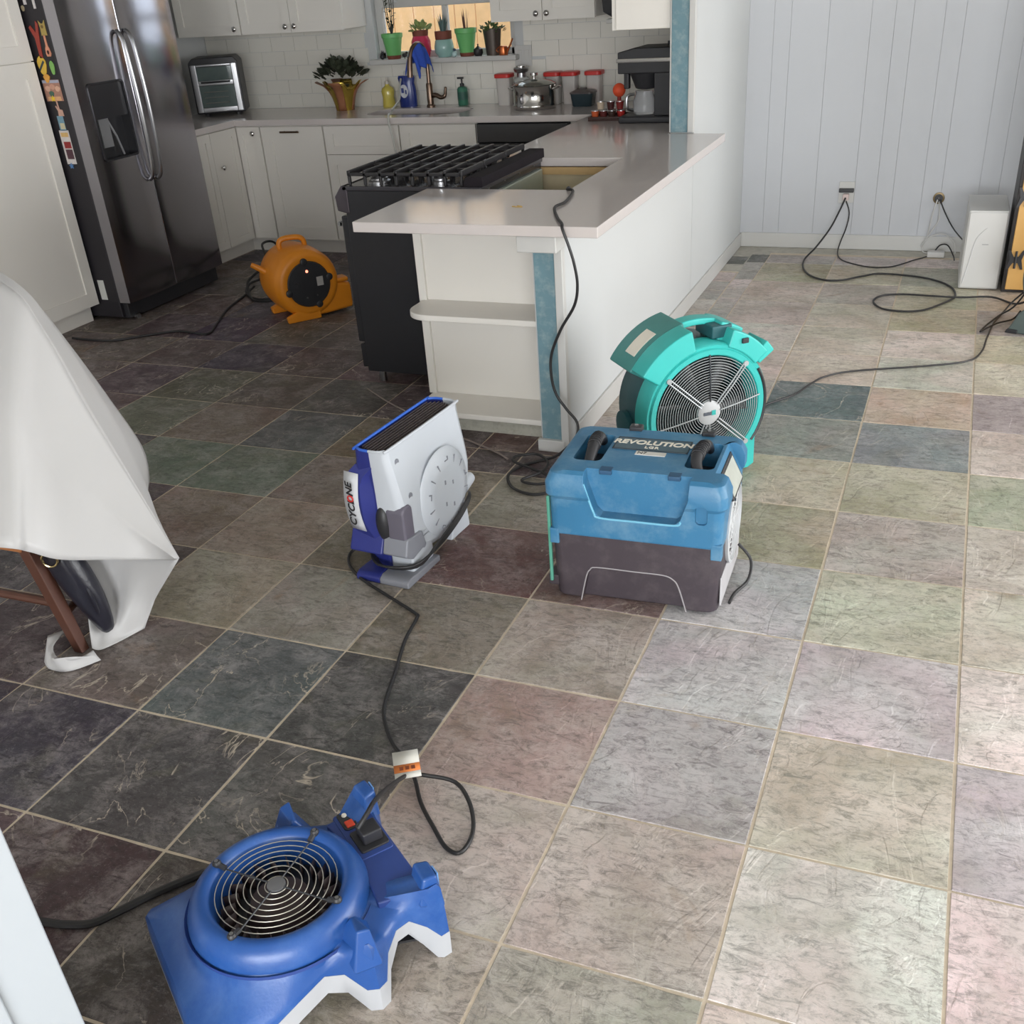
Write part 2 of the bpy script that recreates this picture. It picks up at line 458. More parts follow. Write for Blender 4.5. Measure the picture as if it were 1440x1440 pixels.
for k in range(17):                                  # border of small tiles along the half wall
    for c_ in (0, 1):
        y = 2.02 + .2*k + (.06 if c_ else 0)
        if (c_ == 0 and k in (16, 14)) or (c_ == 1 and k == 16): continue
        if y > 5.3: continue
        dark = (c_ == 0 and k == 15) or (c_ == 1 and k == 15)
        put_tile(-1.425 + .121*c_, y, .121, .2, (84, 86, 80) if dark else R.choice([(150,144,138),(164,154,148),(146,142,136),(158,148,138)]), .2, R, 'border')
struct(MB().box(-1.485, 4.75, -.004, -1.25, 5.40, -.0015).box(-1.25, 5.24, -.004, .9, 5.40, -.0015).build('trim_1', M_MORTAR), 'bare mortar strip left where border tiles came off')

# back wall, in pieces round the window
WX0, WX1, WZ0, WZ1 = -4.06, -3.02, 1.185, 2.12
wb = MB().box(XL-.1, YB, 0, WX0, YB+.14, H).box(WX1, YB, 0, 4.8, YB+.14, H).box(WX0, YB, 0, WX1, YB+.14, WZ0).box(WX0, YB, WZ1, WX1, YB+.14, H)
wall_back = struct(wb.build('wall_back', M_WALLW), 'back wall with kitchen window and pale panelling')
struct(MB().box(XL-.12, -6.05, 0, XL, YB, H).build('wall_left', M_WALLW), 'white wall behind refrigerator')
wr = MB().box(4.65, -6.05, 0, 4.77, -.7, H).box(4.65, 4.5, 0, 4.77, YB, H).box(4.65, -.7, 2.22, 4.77, 4.5, H)
struct(wr.build('wall_right', M_WALLW), 'right wall with patio door opening')
wf = MB().box(XL, -6.15, 0, -2.0, -6.05, H).box(3.2, -6.15, 0, 4.7, -6.05, H).box(-2.0, -6.15, 0, 3.2, -6.05, .45).box(-2.0, -6.15, 2.42, 3.2, -6.05, H)
struct(wf.build('wall_front', M_WALLW), 'wall behind the camera with window opening')
struct(MB().box(XL-.1, -6.15, H, 4.8, YB+.1, H+.1).build('ceiling', M_WALLW), 'flat white ceiling')

# panelling boards on the right part of the back wall
edges = [-1.487, -1.339, -1.239, -1.02, -.781, -.649, -.550, -.379, -.27, -.06, .05, .25, .42, .52, .74, .94, 1.14, 1.27, 1.38, 1.6, 1.85, 2.1, 2.35, 2.6, 2.85, 3.05, 3.3, 3.5, 3.75, 4.0, 4.25, 4.45, 4.64]
for a, b in zip(edges, edges[1:]):
    MB().box(a+.0005, YB-.012, .0, b-.0005, YB+.001, H-.002).build('panelling_board', M_GREYW, wall_back, bev=.0009)
# glazed brick-bond backsplash tiles
M_SPLASH = mat('glazed_white_tile', srgb(224, 221, 212), .16, var=.03, scale=9)
sp = {}
def splash(x0, x1, z0, z1):
    k = (round(x1-x0, 3), round(z1-z0, 3))
    if k not in sp:
        me = MB().box(-k[0]/2+.0012, -.006, -k[1]/2+.0012, k[0]/2-.0012, .001, k[1]/2-.0012).mesh('backsplash_tile')
        for p in me.polygons: p.use_smooth = False
        me.materials.append(M_SPLASH); sp[k] = me
    o = bpy.data.objects.new('backsplash_tile', sp[k]); COL.objects.link(o); o.parent = wall_back
    o.location = ((x0+x1)/2, YB, (z0+z1)/2); o.rotation_euler = (random.uniform(-.004, .004), 0, 0)
for r_ in range(6):
    z0 = .9 + .0925*r_; z1 = min(z0+.0925, 1.42)
    if z1-z0 < .02: continue
    x = XL - (.095 if r_ % 2 else 0)
    while x < -1.612:
        a, b = max(x, XL+.005), min(x+.19, -1.612); x += .19
        if b-a < .02: continue
        if z1 > WZ0-.03:
            if a < WX1+.06 and b > WX0-.06:
                if WZ0-.024-z0 > .02: splash(a, b, z0, WZ0-.024); continue
                if a < WX0-.06-.02: splash(a, WX0-.06, z0, z1)
                if b > WX1+.06+.02: splash(WX1+.06, b, z0, z1)
                continue
        splash(a, b, z0, z1)

# kitchen window
win = struct(bpy.data.objects.new('window_1', None), 'kitchen window over the sink with deep white sill'); COL.objects.link(win)
f = MB()
f.box(WX0, YB+.05, WZ0, WX0+.05, YB+.1, WZ1).box(WX1-.05, YB+.05, WZ0, WX1, YB+.1, WZ1).box(WX0, YB+.05, WZ1-.05, WX1, YB+.1, WZ1).box(WX0, YB+.05, WZ0, WX1, YB+.1, WZ0+.05).box(WX0+.50, YB+.055, WZ0, WX0+.535, YB+.095, WZ1)
f.build('window_frame', M_WHITE, win, bev=.004)
MB().box(WX0+.05, YB+.074, WZ0+.05, WX0+.50, YB+.078, WZ1-.05).build('window_pane', glass_mat('window_glass', (1, 1, 1, 1), 0, 0), win)
MB().box(WX0+.535, YB+.074, WZ0+.05, WX1-.05, YB+.078, WZ1-.05).build('window_pane', MATS['window_glass'], win)
MB().box(WX0-.02, YB-.085, WZ0-.02, WX1+.03, YB+.055, WZ0+.012).build('window_sill', M_WHITE, win, bev=.006)
MB().box(WX0+.05, YB+.05, 1.50, WX1-.05, YB+.09, 1.56).build('sash_rail', M_WHITE, win, bev=.004)
# fence outside
M_FENCE = mat('cedar_fence', srgb(214, 172, 122), .8, var=.18, scale=14)
fe = thing('fence', 'pale cedar board fence seen outside through kitchen window', 'fence', (0, 7.2, -.2))
for k in range(26):
    MB().box(-7.3+.19*k, 0, 0, -7.3+.19*k+.182, .02, 2.4).build('board', M_FENCE, fe)
MB().box(-7.4, .02, .5, -2.3, .06, .6).box(-7.4, .02, 1.8, -2.3, .06, 1.9).build('rail', M_FENCE, fe)
struct(MB().box(-9, YB+.2, -.35, 4, 12, -.25).build('ground', mat('yard_soil', srgb(150, 135, 112), .95, var=.2, scale=6)), 'bare yard ground outside the window')

# half wall of the peninsula and the full-height stub behind it
half = struct(MB().box(-1.61, 1.935, 0, -1.487, 3.98, .858).build('wall_half', M_WALLW), 'white half wall carrying the peninsula counter')
post = MB().box(-1.600, 1.918, .045, -1.515, 1.936, .80).build('stripped_end', M_BLUEPOST, half, bev=.003); post['label'] = 'blue painted stripped wall end'
MB().box(-1.515, 1.905, .0, -1.483, 1.938, .858).build('corner_trim', M_WHITE, half, bev=.003)
MB().box(-1.632, 1.84, .80, -1.480, 1.94, .858).build('cap_block', M_WHITE, half, bev=.004)
MB().box(-1.615, 1.90, 0, -1.50, 1.925, .05).build('foot_block', M_WHITE, half, bev=.003)
stub = struct(MB().box(-1.61, 3.985, 0, -1.487, YB, H).build('wall_stub', M_WALLW), 'full-height white wall stub behind the counter end')
p2 = MB().box(-1.606, 3.968, .903, -1.517, 3.986, H-.01).build('stripped_end', M_BLUEPOST, stub, bev=.003); p2['label'] = 'blue painted stripped wall end'
MB().box(-1.517, 3.962, .903, -1.484, 3.988, H-.01).build('corner_trim', M_WHITE, stub, bev=.003)
MB().box(-1.614, 3.972, .903, -1.606, 3.988, H-.01).build('edge_bead', M_WHITE, stub)
struct(MB().box(-1.487, 2.0, 0, -1.475, YB-.012, .085).build('baseboard_left', M_WHITE, bev=.003), 'white baseboard along the half wall')
struct(MB().box(-1.475, YB-.028, 0.0, 4.64, YB-.012, .09).build('baseboard_back', M_WHITE, bev=.003), 'white baseboard below pale panelling')
# ------------------------------------------------------------------ kitchen furniture
def mapper(facing, face):
    return {'-y': lambda u, d, z: (u, face-d, z), '+x': lambda u, d, z: (face+d, u, z), '-x': lambda u, d, z: (face-d, u, z)}[facing]
def mbox(m, mp, u0, u1, d0, d1, z0, z1):
    a = mp(u0, d0, z0); b = mp(u1, d1, z1); m.box(*a, *b)
def shaker(name, parent, facing, face, u0, u1, z0, z1, stile=.06, t=.02, mtl=None):
    mp = mapper(facing, face); m = MB(); s = min(stile, (z1-z0)*.28)
    mbox(m, mp, u0, u0+stile, 0, t, z0, z1); mbox(m, mp, u1-stile, u1, 0, t, z0, z1)
    mbox(m, mp, u0+stile, u1-stile, 0, t, z0, z0+s); mbox(m, mp, u0+stile, u1-stile, 0, t, z1-s, z1)
    mbox(m, mp, u0+stile, u1-stile, 0, t-.009, z0+s, z1-s)
    return m.build(name, mtl or M_CAB, parent, smooth=False)
def knob(parent, facing, face, u, z):
    mp = mapper(facing, face)
    o = MB().lathe([(.006, 0), (.006, .012), (.016, .018), (.017, .026), (.011, .032), (.002, .034)], seg=14).build('knob', M_CHROME, parent)
    z_ax = Vector(mp(0, 1, 0)) - Vector(mp(0, 0, 0))
    o.matrix_local = Matrix.Translation(Vector(mp(u, 0, z))) @ z_ax.to_track_quat('Z', 'Y').to_matrix().to_4x4()
    return o

# tall pantry cabinet beside the refrigerator
pan = thing('pantry_cabinet', 'tall white pantry cabinet left of the refrigerator', 'cabinet')
MB().box(XL+.01, 1.55, .1, -4.89, 3.105, 2.3).build('body', M_CAB, pan)
MB().box(XL+.01, 1.55, 0, -4.945, 3.10, .1).build('toe_kick', M_CAB, pan)
for a, b in ((1.55, 2.325), (2.33, 3.105)):
    shaker('door', pan, '+x', -4.89, a+.002, b-.002, .105, 1.405, .075)
    shaker('door', pan, '+x', -4.89, a+.002, b-.002, 1.411, 2.29, .075)

# refrigerator
M_FSTEEL = mat('dark_stainless', srgb(168, 166, 172), .16, metal=1, var=.05, scale=8, aniso=.3)
M_FSIDE = mat('fridge_side_black', srgb(36, 33, 38), .5, var=.08, bump=.2, bscale=300)
fr = thing('refrigerator', 'side-by-side stainless refrigerator with ice dispenser and magnets on its side', 'refrigerator')
MB().box(-5.44, 3.125, .02, -4.735, 4.05, 1.77).build('body', M_FSIDE, fr, bev=.006)
MB().box(-4.80, 3.15, .012, -4.70, 4.03, .10).build('base_grille', M_BLACK, fr, bev=.004)
def fdoor(y0, y1):
    poly = [(-4.73, y0), (-4.73, y1)]
    for k in range(9):
        y = y1 + (y0-y1)*k/8; tt = abs(k-4)/4
        poly.append((-4.655 + .012*(1-tt**3), y))
    return MB().prism(poly, 'z', .11, 1.785).build('door', M_FSTEEL, fr, bev=.005)
dl = fdoor(3.125, 3.562)
for md in list(dl.modifiers): dl.modifiers.remove(md)
cut(dl, MB().prism(rrect(3.20, .885, 3.485, 1.28, .02), 'x', -4.70, -4.55))
dl['label'] = 'left stainless door with ice dispenser'
disp = MB().prism(rrect(3.198, .883, 3.487, 1.282, .02), 'x', -4.704, -4.698).build('ice_dispenser', M_BLACKG, dl)
bez = MB()
bez.loft([[(-4.66, y, z) for y, z in rrect(3.198, .883, 3.487, 1.282, .022)], [(-4.638, y, z) for y, z in rrect(3.198, .883, 3.487, 1.282, .022)], [(-4.638, y, z) for y, z in rrect(3.208, .893, 3.477, 1.272, .018)], [(-4.70, y, z) for y, z in rrect(3.208, .893, 3.477, 1.272, .018)]], False, False)
bez.box(-4.69, 3.21, 1.10, -4.645, 3.475, 1.27)
bez.build('dispenser_bezel', M_BLACKG, dl)
MB().box(-4.695, 3.25, .95, -4.67, 3.33, 1.10).tube([(-4.68, 3.33, 1.09), (-4.665, 3.36, 1.0), (-4.66, 3.385, .90)], .006).build('dispenser_paddle', mat('grey_plastic', srgb(120, 120, 122), .35), dl)
fdoor(3.567, 4.05)['label'] = 'right stainless door'
for y in (3.527, 3.602):
    pts = spline([(-4.645, y, .735), (-4.618, y, .76), (-4.602, y, .85), (-4.592, y, 1.12), (-4.602, y, 1.40), (-4.618, y, 1.49), (-4.645, y, 1.515)], 6)
    h = MB().tube(pts, .0115, 10).build('handle', M_STEEL, fr)
for y in (3.16, 4.01):
    MB().box(-4.80, y-.03, 1.77, -4.67, y+.03, 1.80).build('hinge_cover', M_BLACK, fr, bev=.005)
MB().box(-4.86, 3.1235, .125, -4.815, 3.1252, .24).build('rating_label', mat('paper_white', srgb(205, 205, 200), .7), fr)
MB().lathe([(.018, 0), (.018, .02)], c=(-4.70, 3.2, .012), axis='x', seg=12).build('roller', M_STEEL, fr)

# magnets and photos on the refrigerator's side
def magnet(name, label, x, z, poly, col, cat='magnet', t=.004, parts=()):
    o = thing(name, label, cat, (x, 3.1245, z), 0, 'magnets and photos on the refrigerator side')
    MB().prism(poly, 'y', 0, -t).build('plate', mat('magnet_%d_%d_%d' % col, srgb(*col), .5, var=.2, scale=60), o)
    for n, p, c in parts:
        MB().prism(p, 'y', -t+.001, -t-.0015).build(n, mat('magnet_%d_%d_%d' % c, srgb(*c), .5, var=.2, scale=60), o)
    return o
def rect(w_, h_, cx=0, cz=0): return [(cx-w_/2, cz-h_/2), (cx+w_/2, cz-h_/2), (cx+w_/2, cz+h_/2), (cx-w_/2, cz+h_/2)]
def blob(rx, rz, cx=0, cz=0, n=14, wob=.12):
    return [(cx+rx*math.cos(2*PI*k/n)*(1+wob*math.sin(3*2*PI*k/n)), cz+rz*math.sin(2*PI*k/n)) for k in range(n)]
star = [((.016 if k % 2 == 0 else .008)*math.cos(PI/2+k*PI/5), (.016 if k % 2 == 0 else .008)*math.sin(PI/2+k*PI/5)) for k in range(10)]
magnet('magnet', 'small white clip magnet at top of refrigerator side', -4.842, 1.686, rect(.018, .03), (205, 200, 200))
magnet('magnet', 'long white bottle magnet near top of refrigerator side', -4.784, 1.675, rect(.014, .05), (210, 206, 205))
magnet('magnet', 'round beige magnet below the white clip magnet', -4.866, 1.655, blob(.010, .014), (176, 160, 130))
magnet('magnet', 'red forked lobster magnet', -4.825, 1.52, [(-.012, -.10), (.006, -.10), (.014, -.02), (.030, .06), (.018, .075), (.004, .02), (-.022, .055), (-.036, .045), (-.012, -.005)], (160, 62, 50))
magnet('magnet', 'gold cat shaped magnet beside red lobster magnet', -4.768, 1.56, [(-.018, -.035), (.018, -.035), (.018, .012), (.02, .036), (.006, .02), (-.008, .022), (-.02, .036), (-.016, .0)], (176, 152, 84), parts=[('face', blob(.008, .008, 0, .006), (120, 96, 50))])
magnet('magnet', 'pink guitar shaped magnet with dark hole', -4.772, 1.468, [(-.017, -.03), (-.012, -.042), (.010, -.042), (.017, -.028), (.012, -.005), (.006, .01), (.005, .06), (-.005, .06), (-.006, .01), (-.014, -.006)], (222, 152, 122), parts=[('hole', blob(.007, .010, 0, -.022), (70, 30, 26))])
magnet('magnet', 'large yellow sandal magnet with dark stripe', -4.838, 1.385, blob(.028, .046), (226, 186, 74), parts=[('stripe', [(-.026, -.02), (-.018, -.026), (.022, .016), (.014, .024)], (52, 66, 74))])
magnet('magnet', 'small green sandal magnet', -4.773, 1.372, blob(.014, .034), (132, 186, 98))
magnet('photo', 'landscape group photo under the yellow star magnet', -4.812, 1.262, rect(.115, .105), (176, 130, 112), 'photo', .0012,
       [('faces', blob(.018, .014, -.03, .01), (214, 168, 146)), ('faces', blob(.018, .014, .004, .018), (206, 156, 134)), ('faces', blob(.016, .014, .036, .008), (220, 176, 150)), ('shirt', blob(.016, .014, -.012, -.016), (70, 104, 88)), ('sky', rect(.113, .014, 0, .044), (168, 172, 190)), ('shirts', rect(.09, .02, 0, -.04), (222, 172, 128))])
magnet('magnet', 'orange butterfly magnet on top edge of group photo', -4.828, 1.322, blob(.018, .022, wob=.3), (226, 162, 72), t=.006)
magnet('magnet', 'yellow star magnet on lower edge of group photo', -4.822, 1.222, star, (234, 198, 52), t=.006)
magnet('magnet', 'pale pink fork shaped magnet below group photo', -4.797, 1.165, [(-.018, -.03), (.018, -.03), (.016, .0), (-.002, .004), (-.006, .045), (-.012, .045), (-.010, .008), (-.022, .022), (-.026, .018), (-.014, -.005)], (206, 164, 146))
magnet('card', 'small blue beach card above white postcard', -4.812, 1.098, rect(.042, .075), (120, 158, 176), 'card', .0012, [('sand', rect(.03, .03, .004, -.014), (206, 196, 160))])
magnet('card', 'white postcard with red and dark pictures on refrigerator side', -4.812, .975, rect(.066, .175), (214, 208, 205), 'card', .0012,
       [('picture', rect(.05, .022, .0, .065), (214, 176, 112)), ('picture', rect(.046, .034, .004, .012), (150, 44, 44)), ('picture', rect(.046, .05, .004, -.036), (84, 52, 62))])
magnet('magnet', 'small blue figure magnet at foot of white postcard', -4.818, .878, star, (84, 126, 176), t=.006)

# base cabinets
cc = thing('corner_base_cabinet', 'white corner base cabinet with two narrow doors beside refrigerator', 'cabinet')
MB().box(XL+.01, 4.075, .1, -4.92, 5.40, .858).box(-4.93, 4.82, .1, -4.705, 5.40, .858).build('body', M_CAB, cc)
MB().box(XL+.01, 4.075, 0, -4.985, 5.40, .1).box(-4.99, 4.88, 0, -4.705, 5.40, .1).build('toe_kick', M_CAB, cc)
d = shaker('door', cc, '+x', -4.92, 4.50, 4.795, .105, .85, .05); knob(d, '+x', -4.90, 4.565, .625)
shaker('door', cc, '+x', -4.92, 4.08, 4.495, .105, .85, .05)
d = shaker('door', cc, '-y', 4.82, -4.895, -4.71, .105, .85, .045); knob(d, '-y', 4.80, -4.757, .81)
tc_ = thing('pull_out_cabinet', 'white pull-out base cabinet with bar handle', 'cabinet')
MB().box(-4.70, 4.82, .1, -4.205, 5.40, .858).build('body', M_CAB, tc_); MB().box(-4.70, 4.88, 0, -4.205, 5.40, .1).build('toe_kick', M_CAB, tc_)
d = shaker('door', tc_, '-y', 4.82, -4.697, -4.209, .105, .85, .08)
MB().box(-4.53, 4.772, .812, -4.38, 4.781, .824).box(-4.51, 4.78, .813, -4.50, 4.802, .823).box(-4.41, 4.78, .813, -4.40, 4.802, .823).build('bar_handle', M_NICKEL, d, bev=.002)
dc = thing('drawer_cabinet', 'white base cabinet with stacked drawers left of sink', 'cabinet')
MB().box(-4.20, 4.82, .1, -3.63, 5.40, .70).box(-4.20, 4.82, .7, -3.63, 4.86, .858).build('body', M_CAB, dc); MB().box(-4.20, 4.88, 0, -3.63, 5.40, .1).build('toe_kick', M_CAB, dc)
for z0, z1 in ((.673, .85), (.39, .669), (.105, .386)):
    shaker('drawer', dc, '-y', 4.82, -4.197, -3.634, z0, z1, .065)
sb = thing('sink_cabinet', 'white sink base cabinet left of dishwasher', 'cabinet')
MB().box(-3.625, 4.82, .1, -3.08, 5.40, .70).box(-3.625, 4.82, .7, -3.08, 4.86, .858).build('body', M_CAB, sb); MB().box(-3.625, 4.88, 0, -3.08, 5.40, .1).build('toe_kick', M_CAB, sb)
shaker('false_drawer', sb, '-y', 4.82, -3.622, -3.083, .673, .85, .065)
for a, b in ((-3.622, -3.355), (-3.351, -3.083)): shaker('door', sb, '-y', 4.82, a, b, .105, .669, .05)
dw = thing('dishwasher', 'black built-in dishwasher under the back counter', 'dishwasher')
MB().box(-3.075, 4.83, .1, -2.46, 5.38, .855).build('body', M_BLACK, dw)
MB().box(-3.07, 4.80, .11, -2.465, 4.83, .735).build('door', M_BLACKG, dw, bev=.004)
MB().box(-3.07, 4.79, .74, -2.465, 4.83, .852).build('control_panel', M_BLACKG, dw, bev=.005)
MB().box(-3.07, 4.87, 0, -2.465, 5.38, .1).build('toe_kick', M_BLACK, dw)
pc = thing('peninsula_base_cabinet', 'white peninsula base cabinet with raw plywood side towards range', 'cabinet')
MB().box(-2.25, 3.245, .1, -1.615, 5.40, .858).box(-2.455, 4.84, .1, -2.25, 5.40, .858).build('body', M_CAB, pc)
M_PLY = mat('raw_plywood', srgb(206, 192, 160), .7, var=.12, scale=12); M_PINE = mat('raw_pine', srgb(200, 168, 118), .7, var=.15, scale=20)
MB().box(-2.24, 3.236, .1, -1.625, 3.2445, .825).build('side_panel', M_PLY, pc)
MB().box(-2.25, 3.225, .825, -1.62, 3.2445, .858).build('cleat', M_PINE, pc)
MB().box(-2.18, 3.25, 0, -1.62, 5.40, .1).build('toe_kick', M_CAB, pc)

# open end shelves of the peninsula
es = thing('end_shelf_unit', 'white open end shelf unit under the peninsula counter', 'shelf')
MB().box(-2.225, 2.21, .06, -1.615, 2.458, .858).build('carcass', M_CAB, es, bev=.003)
MB().box(-2.235, 2.195, .09, -2.20, 2.212, .855).build('edge_strip', M_CAB, es, bev=.002)
def shelf(z0, z1):
    poly = [(-1.617, 2.212), (-1.617, 1.99)] + [(-2.11+.11*math.cos(a), 2.10+.11*math.sin(a)) for a in [1.5*PI - PI/2*k/8 for k in range(9)]] + [(-2.22, 2.212)]
    return MB().prism(poly, 'z', z0, z1)
shelf(.478, .503).build('shelf', M_CAB, es, bev=.004)
shelf(.068, .092).build('shelf', M_CAB, es, bev=.004)
M_TOE = mat('dusty_toe_kick', srgb(176, 174, 162), .7, var=.12, scale=25, dust=(srgb(110, 104, 92), 30, .5))
MB().box(-2.14, 2.035, 0, -1.617, 2.06, .068).box(-2.20, 2.05, 0, -1.62, 2.458, .06).build('toe_kick', M_TOE, es)

# worktop
out = [(XL+.003, 4.065), (-4.87, 4.065), (-4.87, 4.757), (-2.292, 4.757), (-2.292, 3.222), (-1.645, 3.222), (-1.645, 2.464), (-2.283, 2.464), (-2.283, 1.817),
       (-1.316, 1.817), (-1.316, 3.945), (-1.482, 3.958), (-1.616, 3.958), (-1.616, 5.402), (XL+.003, 5.402)]
wt = MB().prism(out, 'z', .862, .90).build('worktop', M_QUARTZ)
tag(wt, 'continuous white quartz worktop running along back wall and peninsula', 'countertop')
SKX0, SKX1, SKY0, SKY1 = -3.95, -3.24, 4.90, 5.23
cut(wt, MB().prism(rrect(SKX0, SKY0, SKX1, SKY1, .11, 8), 'z', .8, 1.0))
soften(wt, .003)
sk = thing('sink', 'undermount steel sink below kitchen window', 'sink')
def ring(z, g): return [(x, y, z) for x, y in rrect(SKX0-g, SKY0-g, SKX1+g, SKY1+g, .11+g, 8)]
MB().loft([ring(.861, .03), ring(.861, -.001), ring(.74, -.012), ring(.71, -.04)], False, True).build('bowl', mat('sink_steel', srgb(104, 96, 92), .35, metal=1), sk, angle=.9)
MB().lathe([(.04, .711), (.04, .716), (.02, .7165)], c=(-3.6, 5.06, 0), seg=20).build('drain', M_CHROME, sk)

# wall cabinets
def wallcab(label, x0, x1, doors, z0=1.40, y0=5.10, knobs=()):
    t = thing('wall_cabinet', label, 'cabinet')
    MB().box(x0, y0, z0+.004, x1, 5.404, 2.2).build('body', M_CAB, t, bev=.002)
    for a, b in doors:
        d = shaker('door', t, '-y', y0, a+.002, b-.002, z0, 2.195, .062)
        for u in knobs:
            if a < u < b: knob(d, '-y', y0-.02, u, z0+.037)
    return t
wallcab('white wall cabinet with single door nearest the refrigerator', -5.44, -4.912, [(-5.44, -4.912)], knobs=(-4.95,))
wallcab('white wall cabinet with double doors left of window', -4.906, -4.106, [(-4.906, -4.506), (-4.506, -4.106)], knobs=(-4.54, -4.47))
wallcab('white wall cabinet with double doors right of window', -3.045, -2.36, [(-3.045, -2.70), (-2.70, -2.36)], knobs=(-2.735, -2.665))
t = thing('wall_cabinet', 'white wall cabinet hung on the blue-ended wall stub over coffee maker', 'cabinet')
MB().box(-1.90, 3.985, 1.382, -1.618, 5.404, 2.2).build('body', M_CAB, t, bev=.004)
for a, b in ((3.99, 4.69), (4.69, 5.08)): shaker('door', t, '-x', -1.90, a+.002, b-.002, 1.382, 2.195, .062)
t = thing('corner_black_piece', 'black wedge-shaped piece in the corner right of window cabinet', 'fitting', (-2.24, 5.0, 1.40))  # plain black wedge set in the corner between the wall cabinets
MB().loft([[(-.05, -.04, .2), (.05, -.04, .2), (.05, .04, .2), (-.05, .04, .2)], [(-.035, -.03, .03), (.05, -.03, .03), (.05, .03, .03), (-.035, .03, .03)], [(.015, -.02, .0), (.045, -.02, .0), (.045, .02, .0), (.015, .02, .0)]]).build('body', M_BLACK, t, bev=.004)
MB().box(-.01, -.05, -.03, .12, .05, -.008).build('bracket', M_WHITE, t, bev=.002)
MB().box(-.06, -.05, .2, .06, .40, .42).build('mount', M_BLACK, t, bev=.004)

# gas range, pulled out of its slot
M_IRON = mat('cast_iron', srgb(38, 36, 38), .45, var=.15, scale=80, bump=.3, bscale=250)
M_GALV = mat('galvanised_sheet', srgb(176, 184, 172), .4, metal=.7, var=.1, scale=20)
rg = thing('gas_range', 'black gas range pulled out of the peninsula, cast-iron grates on top', 'stove')
RX0, RX1, RY0, RY1 = -2.70, -2.055, 2.470, 3.213
MB().box(RX0, RY0+.004, .06, RX1, RY1-.004, .885).build('body', M_BLACKG, rg, bev=.003)
for x in (RX0+.05, RX1-.06):
    for y in (RY0+.05, RY1-.05): MB().lathe([(.018, 0), (.018, .06)], c=(x, y, 0), seg=10).build('leveling_foot', M_STEEL, rg)
MB().box(RX0-.035, RY0+.012, .20, RX0, RY1-.012, .775).build('oven_door', M_BLACKG, rg, bev=.006)
MB().tube([(RX0-.075, RY0+.06, .73), (RX0-.075, RY1-.06, .73)], .012, 10).box(RX0-.075, RY0+.06, .722, RX0-.03, RY0+.085, .738).box(RX0-.075, RY1-.085, .722, RX0-.03, RY1-.06, .738).build('oven_handle', M_STEEL, rg)
MB().box(RX0-.03, RY0+.012, .075, RX0, RY1-.012, .19).build('drawer_front', M_BLACKG, rg, bev=.006)
cp = MB().prism([(RX0, .79), (RX0-.04, .80), (RX0-.045, .86), (RX0-.01, .905), (RX0+.02, .905), (RX0+.02, .79)], 'y', RY0, RY1).build('control_panel', mat('panel_steel', srgb(92, 86, 92), .3, metal=.8), rg, bev=.004)
for k in range(5):
    MB().lathe([(.021, 0), (.021, -.012), (.017, -.034), (.004, -.036)], c=(RX0-.044, RY0+.1+.14*k, .833), axis='x', seg=14).build('burner_knob', M_BLACK, cp)
MB().box(RX0-.005, RY0, .885, RX1+.02, RY1, .905).build('cooktop', mat('cooktop_enamel', srgb(58, 56, 60), .15, var=.05), rg, bev=.004)
for bx, by, br in ((-2.56, 2.56, .05), (-2.56, 3.06, .045), (-2.26, 2.56, .04), (-2.26, 3.06, .05), (-2.41, 2.81, .05)):
    b_ = MB().lathe([(br, .905), (br, .915), (br*.75, .918), (br*.75, .926), (br*.6, .93), (.004, .931)], c=(bx, by, 0), seg=18).build('burner', M_STEEL, rg)
    MB().lathe([(br*.62, .929), (br*.62, .937), (.004, .938)], c=(bx, by, 0), seg=18).build('burner_cap', M_IRON, b_)
for k in range(3):
    y0, y1 = RY0+.015+.246*k, RY0+.015+.246*k+.236
    g = MB(); x0, x1 = RX0+.03, RX1-.075
    for q in range(8):
        x = x0 + (x1-x0)*q/7
        g.box(x-.0075, y0, .944, x+.0075, y1, .966)
        for y in (y0, y1-.014): g.box(x-.006, y, .906, x+.006, y+.014, .944)
        if q < 7 and k != 1:
            g.box(x, (y0+y1)/2-.005, .948, x+(x1-x0)/7, (y0+y1)/2+.005, .958)
    g.box(x0, y0, .944, x1, y0+.012, .958); g.box(x0, y1-.012, .944, x1, y1, .958)
    g.build('grate', M_IRON, rg, bev=.002, seg=1)
MB().prism([(RX1-.06, .905), (RX1-.06, .925), (RX1-.045, .945), (RX1+.03, .945), (RX1+.03, .905)], 'y', RY0, RY1).build('rear_vent_trim', mat('vent_trim_dark', srgb(34, 30, 34), .75, spec=.15), rg, bev=.003)
MB().box(RX1-.002, RY0+.004, .70, RX1+.012, RY1-.004, .905).build('rear_panel', M_BLACKG, rg)
MB().box(RX1+.005, RY0+.03, .60, RX1+.03, RY1-.03, .86).build('rear_cover', M_GALV, rg, bev=.006)
for k in range(4): MB().lathe([(.006, 0), (.005, .004)], c=(RX1+.012, RY0+.1+.18*k, .885), axis='x', seg=8).build('screw', M_CHROME, rg)
# ------------------------------------------------------------------ things on the counters and the sill
Z0 = .9003
